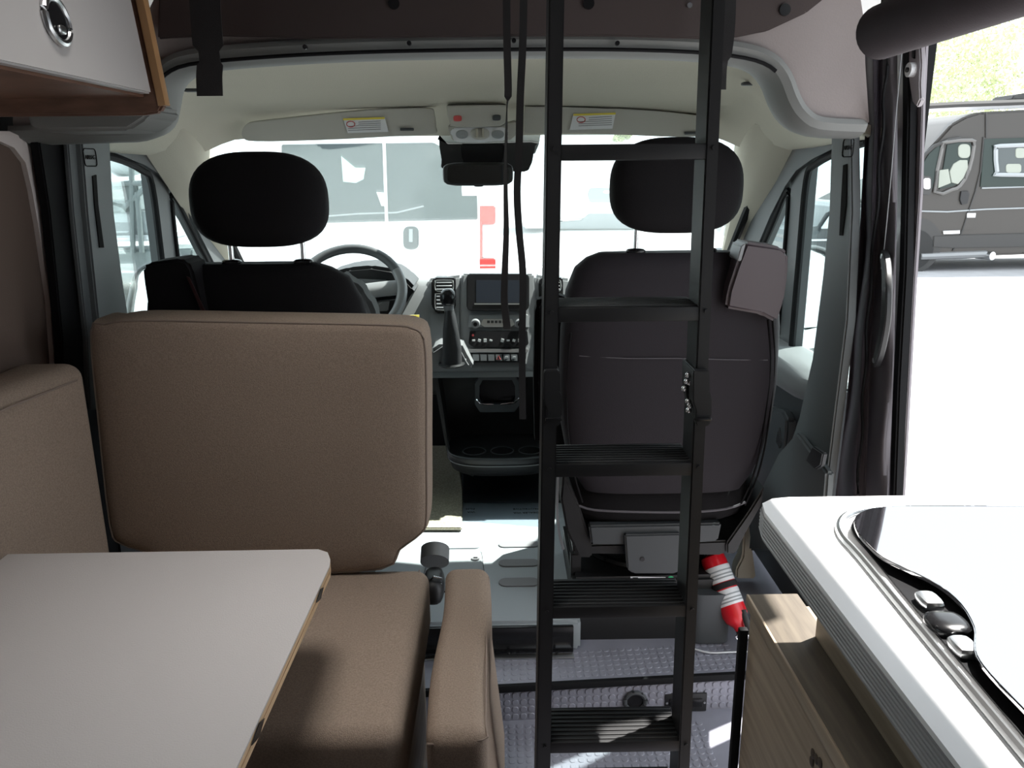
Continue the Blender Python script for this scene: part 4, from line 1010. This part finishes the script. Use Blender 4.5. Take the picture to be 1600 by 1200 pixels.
# ------------------------------------------------------------------ fire extinguisher
fe0, fe1 = U(1112, 868, Y=1.99), U(1158, 985, Y=1.87)
dfe = (fe1-fe0).normalized()
fe = thing('fire_extinguisher', 'small red fire extinguisher leaning beside the passenger seat base', 'fire extinguisher', fe1)
L_ = (fe1-fe0).length
def lathe(p, d, prof_, n=28):
    b = B(); q = d.to_track_quat('Z', 'Y').to_matrix(); rs = []
    for h, r in prof_: rs.append([b.verts.new(Vector(p)+q @ Vector((r*math.cos(2*PI*j/n), r*math.sin(2*PI*j/n), h))) for j in range(n)])
    for A, C in zip(rs, rs[1:]):
        for j in range(n): b.faces.new((A[j], A[(j+1) % n], C[(j+1) % n], C[j]))
    b.faces.new(rs[0]); b.faces.new(rs[-1][::-1]); return b
re_ = .034
obj('cylinder', lathe(fe0, dfe, [(0, re_*.8), (.004, re_*.95), (.02, re_), (L_*.80, re_), (L_*.88, re_*.85), (L_*.94, re_*.5), (L_, re_*.42)]), M['red'], fe)
lbq = lathe(fe0, dfe, [(L_*.16, re_+.0006), (L_*.17, re_+.001), (L_*.36, re_+.001), (L_*.37, re_+.0006)])
obj('label', lbq, M['paper'], fe); obj('label', lathe(fe0, dfe, [(L_*.47, re_+.0006), (L_*.48, re_+.001), (L_*.66, re_+.001), (L_*.67, re_+.0006)]), M['paper'], fe)
obj('holding_band', lathe(fe0, dfe, [(L_*.38, re_+.001), (L_*.385, re_+.003), (L_*.45, re_+.003), (L_*.455, re_+.001)]), M['webbing'], fe)
for k_ in (.22, .27, .31, .53, .58, .62): obj('print_line', lathe(fe0, dfe, [(L_*k_, re_+.0011), (L_*k_+.001, re_+.0014), (L_*k_+.003, re_+.0014), (L_*k_+.004, re_+.0011)]), M['tailgrey'], fe)
side = dfe.cross(Vector((0, 1, 0))).normalized()
obj('lever', tube([fe0+dfe*L_*.70+Vector((.020, -.03, .01)), fe1+Vector((.012, -.02, .02)), fe1+Vector((.030, -.01, -.002))], .005, flat=(.016, .006, (0, 1, 0))), M['blackplastic'], fe)
q = fe1+Vector((-.006, -.03, .0))
obj('pull_ring', tube([q+Vector((.016*math.cos(a), 0, .011*math.sin(a))) for a in [i*2*PI/20 for i in range(20)]], .0022, 6, True), M['chrome'], fe)
obj('nozzle', cyl(fe1+dfe*.0, fe1+dfe*.03, .014, .018, 16), M['blackplastic'], fe)
obj('wire', tube([U(x, y, Z=.108) for x, y in ((1085, 1014), (1110, 1020), (1140, 1019), (1172, 1018))], .0022, 6, k=3), M['whiteplastic'], label='thin white wire lying on the cab step by the extinguisher', cat='wire')

# ------------------------------------------------------------------ sliding door side: pillar, curtain, handle, cassette
XD = .86
pl_ = struct('trim_door_pillar', xpoly([(1388, 60), (1424, 62), (1420, 200), (1415, 420), (1404, 600), (1398, 790), (1372, 790), (1376, 600), (1388, 420), (1392, 200)], XD-.01, .012, .004), M['paintgrey'])
struct('seal', xpoly([(1409, 60), (1421, 60), (1419, 200), (1414, 420), (1404, 600), (1397, 790), (1388, 790), (1394, 600), (1404, 420), (1409, 200)], XD-.022, .02, .004), M['rubber'], pl_)
struct('outer_edge', xpoly([(1422, 62), (1446, 62), (1441, 160), (1437, 300), (1428, 440), (1418, 620), (1408, 800), (1397, 800), (1404, 600), (1414, 420), (1419, 200)], XD, .008, .002), mat('pale_door_jamb', (.27, .24, .26), .4, coat=.2), pl_)
hwq = thing('door_hinge_catch', 'grey metal door catch high on the sliding door pillar', 'catch', U(1435, 110, X=XD-.005))
obj('plate', xpoly([(1424, 62), (1446, 64), (1448, 100), (1446, 130), (1447, 155), (1441, 168), (1434, 160), (1428, 120), (1424, 90)], XD-.008, -.012, .003), M['paintgrey'], hwq)
q = U(1428, 109, X=XD-.02); obj('roller', cyl(q, q+Vector((-.012, 0, 0)), .014, n=20), M['whiteplastic'], hwq); obj('roller_pin', cyl(q+Vector((-.012, 0, 0)), q+Vector((-.016, 0, 0)), .005, n=10), M['glossblack'], hwq)
obj('latch_slot', xpoly([(1427, 68), (1432, 68), (1431, 92), (1427, 90)], XD-.0195, -.004, .001), M['glossblack'], hwq)
# curtain bundled at the door edge
cu = thing('door_screen_curtain', 'dark zipped insect curtain gathered at the front edge of the sliding door', 'curtain', U(1350, 700, X=.83))
def curtain_surface(leftc, rightc, X0, waves, amp, py0=60, py1=800, n=26, mcols=30):
    rows_ = []
    for i in range(n+1):
        py = py0+(py1-py0)*i/n
        def at_(C):
            for (x0, y0), (x1, y1) in zip(C, C[1:]):
                if y0 <= py <= y1: return x0+(x1-x0)*(py-y0)/(y1-y0)
            return C[-1][0]
        l, r = at_(leftc), at_(rightc); row = []
        for j in range(mcols+1):
            t_ = j/mcols; xx = X0+amp*math.sin(t_*waves*2*PI+.5*math.sin(py*.012))+.004*math.sin(py*.03+t_*5)
            row.append(U(l+(r-l)*t_, py, X=xx))
        rows_.append(row)
    return grid(rows_, thick=(.003, 0, 0))
obj('curtain_fold', curtain_surface([(1348, 60), (1352, 200), (1340, 420), (1322, 640), (1302, 800)], [(1378, 60), (1372, 300), (1358, 560), (1350, 800)], .80, 1.2, .010), M['curtain'], cu)
obj('curtain_fold', curtain_surface([(1370, 60), (1368, 300), (1354, 560), (1346, 800)], [(1400, 60), (1400, 300), (1395, 560), (1385, 800)], .818, 1.0, .008), mat('curtain_grey', (.10, .09, .10), .75), cu)
zp = [(1386, 88), (1380, 180), (1372, 300), (1360, 440), (1352, 560), (1346, 680), (1338, 790)]
obj('zip', tube([U(x+2*math.sin(i*1.1), y, X=.79) for i, (x, y) in enumerate([(a[0]+(b_[0]-a[0])*k/6, a[1]+(b_[1]-a[1])*k/6) for a, b_ in zip(zp, zp[1:]) for k in range(6)])], .0035, 6), M['rubber'], cu)
obj('screen_edge_line', tube([U(x, y, X=.80) for x, y in ((1409, 80), (1400, 180), (1390, 300), (1380, 400), (1376, 420))], .0012, 6, k=3), M['satin'], cu)
gh = thing('grab_handle', 'black curved grab handle on the sliding door pillar', 'handle', U(1378, 480, X=.80))
hpth = [U(x, y, X=xx) for x, y, xx in ((1381, 398, .80), (1385, 415, .788), (1386, 450, .775), (1384, 500, .775), (1376, 545, .785), (1369, 566, .80))]
obj('grip', tube(hpth, .01, flat=(.022, .014, (1, 0, 0)), k=4), M['blackplastic'], gh)
for x, y in ((1382, 401), (1369, 563)):
    q = U(x, y, X=.795); obj('screw', cyl(q, q+Vector((-.006, 0, 0)), .006, n=12), M['steel'], gh)
# roller cassette along the top of the opening
rc0 = U(1372, 52, Y=1.50); rc0.x += .0
ra = thing('roller_screen_cassette', 'dark rolled screen cassette along the top of the open sliding door', 'cassette', rc0)
rc1 = Vector((rc0.x+.03, .2, rc0.z+.02))
obj('fabric_roll', lathe(rc0, (rc1-rc0).normalized(), [(0, .02), (.004, .038), (.012, .045), (1.2, .045), (1.22, .03)]), mat('roll_fabric', (.035, .026, .030), .85, bump=.2, bscale=300), ra)
obj('mounting_bar', box((rc0.x+.02, .85, rc0.z+.06), (.05, 1.3, .05), .01), M['fasciadark'], ra)
# ------------------------------------------------------------------ outside: grey van on the right
VY = 13.3
def vy(nm, pts, Y, dp_, m, parent, bev=.01, k=0):
    P = [U(x, y, Y=Y) for x, y in pts]
    if k: P = smooth_path(P, k, True)
    return obj(nm, solid(P, (0, dp_, 0), bev), m, parent)
gv = thing('grey_camper_van', 'dark grey high-roof camper van parked on the right seen through the open door', 'van', U(1600, 430, Y=VY+1))
out = [(1432, 402), (1432, 262), (1441, 244), (1462, 222), (1487, 194), (1510, 181), (1530, 175), (1700, 166), (2100, 160), (2100, 398), (1700, 396), (1600, 398), (1492, 402)]
vy('body', out, VY, 1.9, M['paintvan'], gv, .04)
vy('bonnet', [(1330, 402), (1330, 320), (1370, 300), (1420, 280), (1432, 262), (1434, 402)], VY+.1, 1.7, M['paintvan'], gv, .04)
vy('driver_window', [(1468, 296), (1474, 262), (1480, 226), (1500, 222), (1517, 223), (1519, 230), (1512, 262), (1500, 285), (1490, 291)], VY-.02, .03, M['darkglass'], gv, .004)
vy('quarter_window', [(1438, 262), (1452, 240), (1466, 227), (1474, 226), (1466, 262), (1456, 298), (1440, 300)], VY-.02, .03, M['darkglass'], gv, .004)
wf = smooth_path([U(x, y, Y=VY-.03) for x, y in ((1461, 300), (1472, 232), (1478, 222), (1518, 219), (1522, 228), (1514, 266), (1500, 290), (1488, 296))], 2, True)
obj('window_frame', tube(wf, .03, 6, True), mat('van_trim_light', (.12, .115, .11), .4), gv)
obj('windscreen_pillar', tube([U(x, y, Y=VY-.02) for x, y in ((1440, 246), (1460, 228), (1482, 219), (1500, 216))], .03, 6), M['paintvandark'], gv)
vy('dark_side_panel', [(1532, 292), (1538, 217), (1700, 212), (2000, 208), (2000, 290), (1700, 291)], VY-.02, .03, M['darkglass'], gv, .004)
sf = smooth_path([U(x, y, Y=VY-.04) for x, y in ((1558, 268), (1556, 234), (1562, 228), (1640, 226), (1700, 226), (1704, 232), (1704, 268), (1698, 273), (1566, 273))], 2, True)
obj('side_window_frame', tube(sf, .035, 6, True), M['tailgrey'], gv)
vy('side_window', [(1559, 270), (1559, 230), (1640, 228), (1702, 228), (1702, 270)], VY-.045, .03, mat('van_side_glass', (.06, .07, .07), .1), gv, .002)
for (a, b_, c_, d_) in ((1572, 256, 1596, 270), (1587, 231, 1602, 247)):
    vy('seat_seen_inside', rrect((a+c_)/2, (b_+d_)/2, c_-a, d_-b_, 4), VY-.055, .02, M['vanseat'], gv, .004)
vy('cab_headrest', [(x, y) for x, y in rrect(1507, 236, 19, 22, 7)], VY-.035, .03, M['vanseat'], gv, .006)
vy('cab_seat_back', [(1487, 285), (1484, 268), (1490, 256), (1500, 250), (1512, 250), (1513, 262), (1506, 278), (1497, 288)], VY-.035, .03, M['vanseat'], gv, .006)
vy('cab_seat_pad', [(1466, 294), (1468, 266), (1482, 264), (1486, 286)], VY-.035, .03, M['vanseat'], gv, .004)
vy('door_handle', [(1502, 299), (1513, 298), (1515, 304), (1512, 318), (1503, 320), (1500, 312)], VY-.03, .04, M['blackplastic'], gv, .005)
vy('wing_mirror', rrect(1448, 290, 16, 30, 5), VY-.30, .2, M['paintvandark'], gv, .02)
vy('wing_mirror_glass', rrect(1449, 287, 10, 17, 3), VY-.32, .02, M['whiteplastic'], gv, .002)
vy('lower_cladding', [(1458, 386), (1459, 369), (1504, 367), (1700, 362), (2000, 358), (2000, 382), (1700, 384), (1492, 388)], VY-.03, .05, M['paintvandark'], gv, .01)
vy('fuel_flap', [(1503, 359), (1514, 332), (1525, 333), (1521, 358)], VY-.015, .03, M['paintvan'], gv, .005)
vy('small_sign', [(1512, 333), (1525, 333), (1524, 340), (1511, 340)], VY-.03, .02, M['paper'], gv, .002)
vy('small_sign', [(1474, 361), (1500, 360), (1500, 365), (1475, 366)], VY-.03, .02, M['paper'], gv, .002)
for seg_ in (((1502, 366), (1512, 335), (1524, 300), (1532, 268), (1537, 214)), ((1489, 392), (1500, 370), (1503, 360)), ((1440, 330), (1480, 331), (1540, 327), (1700, 322)), ((1534, 294), (1600, 292), (1750, 289)), ((1541, 175), (1541, 215))):
    obj('panel_line', tube([U(x, y, Y=VY-.012) for x, y in seg_], .012, 5), M['tailgrey'] if seg_[0][0] in (1440, 1534) else M['paintvandark'], gv)
obj('roof_rail', tube([U(x, y, Y=VY+.1) for x, y in ((1445, 166), (1500, 163), (1560, 161), (1700, 156))], .05, 6), M['paintvandark'], gv)
obj('awning', tube([U(x, y, Y=VY+.2) for x, y in ((1445, 170), (1700, 160))], .06, 6), M['whiteplastic'], gv)
vy('roof_vent', [(1580, 156), (1585, 148), (1610, 144), (1640, 144), (1640, 156)], VY+.6, .6, M['paintvandark'], gv, .02)
obj('running_board', tube([U(x, y, Y=VY) for x, y in ((1438, 401), (1540, 397))], .06, 8), M['satin'], gv)
q = U(1551, 400, Y=VY-.1); obj('exhaust_pipe', cyl(q, q+Vector((-.1, .3, 0)), .07, n=14), M['steel'], gv)
for px in (1428, 1820):
    q = U(px, 380, Y=VY-.0); obj('wheel', cyl((q.x, VY-.02, GZ+.36), (q.x, VY+.25, GZ+.36), .36, n=28, bev=.03), M['tyre'], gv)
    obj('wheel_arch', cyl((q.x, VY-.012, GZ+.42), (q.x, VY+.2, GZ+.42), .46, n=28), M['paintvandark'], gv)

# white vehicle roof behind it (through the door)
# ------------------------------------------------------------------ outside: trees
def tree(name, x, y, h, r, label, n=900, trunk=True):
    t = thing(name, label, 'tree', (x, y, GZ), 'trees beyond the parking lot')
    obj('trunk', cyl((x, y, GZ), (x, y, h-r*.6), .22, .1, 10), M['trunk'], t)
    b = B(); rnd = random.Random(int(x*13+y))
    blobs = [(Vector((rnd.uniform(-1, 1)*r*.6, rnd.uniform(-1, 1)*r*.5, rnd.uniform(-.5, .7)*r)), r*rnd.uniform(.35, .55)) for _ in range(9)]
    for i in range(n):
        c_, rr = blobs[i % len(blobs)]
        d_ = Vector((rnd.gauss(0, 1), rnd.gauss(0, 1), rnd.gauss(0, 1))).normalized()*rr*rnd.uniform(.75, 1.05)
        p = Vector((x, y, h))+c_+d_; a = Vector((rnd.uniform(-1, 1), rnd.uniform(-1, 1), rnd.uniform(-1, 1))).normalized()
        s_ = rnd.uniform(.05, .12); u_ = a.orthogonal().normalized(); v_ = a.cross(u_)
        b.faces.new([b.verts.new(p+u_*s_), b.verts.new(p+v_*s_*.6), b.verts.new(p-u_*s_), b.verts.new(p-v_*s_*.6)])
    o = obj('foliage', b, M['leaf'], t, smooth=False, recalc=False); o['kind'] = 'stuff'
for px, Y, hpy, r_, lb in ((1475, 30, 120, 3.0, 'leafy green tree above the grey camper van, left of the two'), (1560, 34, 118, 3.2, 'leafy green tree above the grey camper van, right of the two'), (975, 45, 214, .5, 'small distant tree above the windscreen right of the ladder')):
    p = U(px, hpy, Y=Y); tree('leafy_tree', p.x, Y, p.z, r_, lb, 5000)

# ------------------------------------------------------------------ outside: white van in front
WYv = 7.3
wv = thing('white_van', 'white van parked straight ahead showing its rear doors', 'van', U(600, 600, Y=WYv+.5))
wv.location.z = GZ
vy('body', [(415, 120), (440, 100), (740, 100), (772, 130), (778, 250), (778, 560), (408, 560), (408, 250)], WYv, 4.2, M['whitepaint'], wv, .06)
for nm_, pts in (('rear_window', [(440, 226), (598, 224), (603, 346), (440, 350), (438, 300)]), ('rear_window', [(601, 224), (677, 223), (700, 235), (720, 290), (745, 300), (746, 343), (606, 346)])):
    vy(nm_, pts, WYv-.015, .03, M['reardarkglass'], wv, .006)
obj('door_gap', tube([U(x, y, Y=WYv-.02) for x, y in ((598, 150), (600, 224), (604, 346), (606, 520))], .015, 5), M['whitepaint'], wv)
hq = vy('handle_recess', [(x, y) for x, y in rrect(642, 372, 24, 36, 8)], WYv-.02, .03, M['darkgrey'], wv, .01)
obj('handle_bar', cyl(U(642, 358, Y=WYv-.03), U(642, 378, Y=WYv-.03), .018, n=10), M['tailgrey'], hq)
vy('number_sheet', [(721, 288), (758, 290), (758, 306), (722, 306)], WYv-.03, .01, M['paper'], wv, .001)
for y0, y1 in ((322, 351), (404, 424)):
    tl = vy('tail_lamp', [(750, y0), (774, y0), (774, y1), (750, y1)], WYv-.04, .06, M['tail'], wv, .01)
obj('lamp_strip', tube([U(751.5, 322, Y=WYv-.02), U(751.5, 424, Y=WYv-.02)], .012, 5), M['tail'], wv)
vy('lamp_centre', [(754, 352), (773, 352), (773, 403), (754, 403)], WYv-.035, .05, M['whiteplastic'], wv, .01)
vy('paper_sign', [(533, 244), (555, 262), (571, 262), (568, 280), (556, 286), (536, 284)], WYv-.03, .01, mat('pale_green_sheet', (.45, .65, .58), .6), wv, .001)
vy('paper_sign', [(588, 300), (600, 301), (602, 322), (596, 322)], WYv-.03, .01, M['tank'], wv, .001)
obj('window_chassis_line', tube([U(x, y, Y=WYv-.02) for x, y in ((507, 338), (560, 334), (620, 332), (662, 322))], .008, 5), M['tailgrey'], wv)
for px in (440, 745):
    q = U(px, 500, Y=WYv+.5); obj('wheel', cyl((q.x-.12, WYv+.9, GZ+.34), (q.x+.12, WYv+.9, GZ+.34), .34, n=24), M['tyre'], wv)

# ------------------------------------------------------------------ outside: white pickup ahead right of centre
def vehicle_front(name, label, pts, Y, grille, lamps, bumper, badge, mbody, dep=3.5, extra=None):
    v = thing(name, label, 'car', U(*pts[0], Y=Y+1)); v.location.z = GZ
    vy('body', pts, Y, dep, mbody, v, .08)
    if grille: g = vy('grille', grille, Y-.03, .08, M['tailgrey'], v, .02)
    if badge: obj('oval_badge', sq(U(badge[0], badge[1], Y=Y-.05), (badge[2], .03, badge[3]), 2.2, 6), M['paper'], g)
    for l_ in lamps: obj('headlamp', sq(U(l_[0], l_[1], Y=Y-.02), (l_[2], .08, l_[3]), 2.4, 6), M['whiteplastic'], v)
    if bumper: vy('lower_bumper', bumper, Y-.04, .3, M['tailgrey'], v, .02)
    a = U(pts[0][0], 340, Y=Y).x; c_ = max(U(p[0], 340, Y=Y).x for p in pts)
    for xx in (a+.2, c_-.2): obj('wheel', cyl((xx-.12, Y+.5, GZ+.33), (xx+.12, Y+.5, GZ+.33), .33, n=20), M['tyre'], v)
    return v
SY = 23.0
sv = vehicle_front('white_pickup', 'white pickup facing us ahead between ladder rails and headrest', [(862, 345), (858, 300), (866, 268), (880, 236), (905, 222), (1050, 222), (1075, 240), (1088, 268), (1094, 300), (1090, 345)], SY, [(918, 304), (922, 294), (1030, 294), (1034, 304), (1030, 316), (922, 316)], [(890, 300, .35, .18), (1062, 300, .35, .18)], [(908, 345), (920, 334), (1040, 334), (1052, 345), (1050, 358), (862, 358), (862, 348)], (948, 300, .22, .09), M['whitepaint'])
vy('windscreen', [(884, 262), (896, 232), (1052, 232), (1066, 262)], SY-.03, .05, M['tank'], sv, .01)
vy('white_cab_far', [(818, 350), (818, 300), (826, 272), (840, 262), (853, 262), (853, 357), (818, 357)], 22, 2.5, M['whitepaint'], thing('white_suv', 'white car behind the strap, left of the white pickup', 'car', U(835, 357, Y=23)), .05)

# ------------------------------------------------------------------ outside: dark cars seen through the passenger window
def side_car(name, label, x0, x1, ytop, ybot, Y, m):
    v = thing(name, label, 'car', U(x0, ybot, Y=Y+.8)); v.location.z = GZ
    W = x1-x0; H = ybot-ytop
    f = [(0, .62), (.04, .50), (.22, .44), (.33, .10), (.42, .02), (.68, 0), (.80, .10), (.90, .42), (.99, .48), (1, .80), (.96, .92), (.03, .92)]
    vy('body', [(x0+a*W, ytop+b_*H) for a, b_ in f], Y, 1.7, m, v, .06)
    vy('side_window', [(x0+a*W, ytop+b_*H) for a, b_ in ((.26, .42), (.36, .14), (.44, .08), (.66, .07), (.77, .15), (.84, .40))], Y-.02, .04, M['tank'], v, .01)
    vy('chrome_line', [(x0+a*W, ytop+b_*H) for a, b_ in ((.05, .60), (.95, .57), (.95, .60), (.05, .63))], Y-.03, .04, M['whiteplastic'], v, .005)
    for a in (.2, .8):
        q = U(x0+a*W, ybot-.1*H, Y=Y-.02); obj('wheel', cyl((q.x, Y-.05, GZ+.32), (q.x, Y+.2, GZ+.32), .32, n=24), M['tyre'], v)
side_car('dark_car', 'dark car beyond the passenger quarter window', 1150, 1300, 305, 384, 16, M['carblack'])
side_car('dark_car', 'dark grey car close beyond the passenger side window', 1235, 1420, 318, 412, 10, M['carblack'])

# ------------------------------------------------------------------ outside: machinery and post through the driver window
mc = thing('utility_trailer', 'grey machine frame with tanks seen through the driver window', 'trailer', U(190, 430, Y=9)); mc.location.z = GZ
MY = 9.0
for nm_, pts, m_ in (('deck', [(60, 372), (262, 366), (262, 376), (60, 382)], 'whiteplastic'), ('side_panel', [(60, 335), (236, 330), (236, 366), (60, 372)], 'tailgrey'), ('lower_skirt', [(60, 395), (300, 388), (300, 440), (60, 446)], 'machine'),
                     ('cab_box', [(162, 285), (214, 285), (220, 330), (162, 334)], 'machine')):
    vy(nm_, pts, MY, .6, M[m_], mc, .02)
q = U(180, 246, Y=MY+.4); obj('tank', sq(q, (.62, .6, .42), 3, 8), M['tank'], mc)
for x0, y0, x1, y1 in ((205, 225, 208, 395), (172, 285, 172, 330), (160, 288, 230, 286), (214, 300, 222, 395), (160, 232, 240, 236), (228, 240, 232, 330), (190, 330, 240, 280)):
    obj('frame_tube', cyl(U(x0, y0, Y=MY-.05), U(x1, y1, Y=MY-.05), .03, n=8), M['machine'], mc)
for px in (160, 250): q = U(px, 430, Y=MY); obj('wheel', cyl((q.x, MY-.1, GZ+.3), (q.x, MY+.15, GZ+.3), .3, n=20), M['tyre'], mc)
po = thing('striped_post', 'red and white striped marker post through the driver window', 'post', U(245, 400, Y=6.5)); po.location.z = GZ
q = U(245, 318, Y=6.5)
for k_, (y0, y1) in enumerate(((316, 340), (340, 378), (378, 402), (402, 440))):
    a, b_ = U(243+k_*1.5, y0, Y=6.5), U(243+k_*1.5, y1, Y=6.5)
    obj('red_band' if k_ % 2 == 0 else 'white_band', cyl((q.x+.01, 6.5, a.z), (q.x+.01, 6.5, b_.z), .045, n=16), M['tail'] if k_ % 2 == 0 else M['whiteplastic'], po)
obj('pole', cyl((q.x+.01, 6.5, GZ), (q.x+.01, 6.5, U(243, 440, Y=6.5).z), .044, n=16), M['whiteplastic'], po)
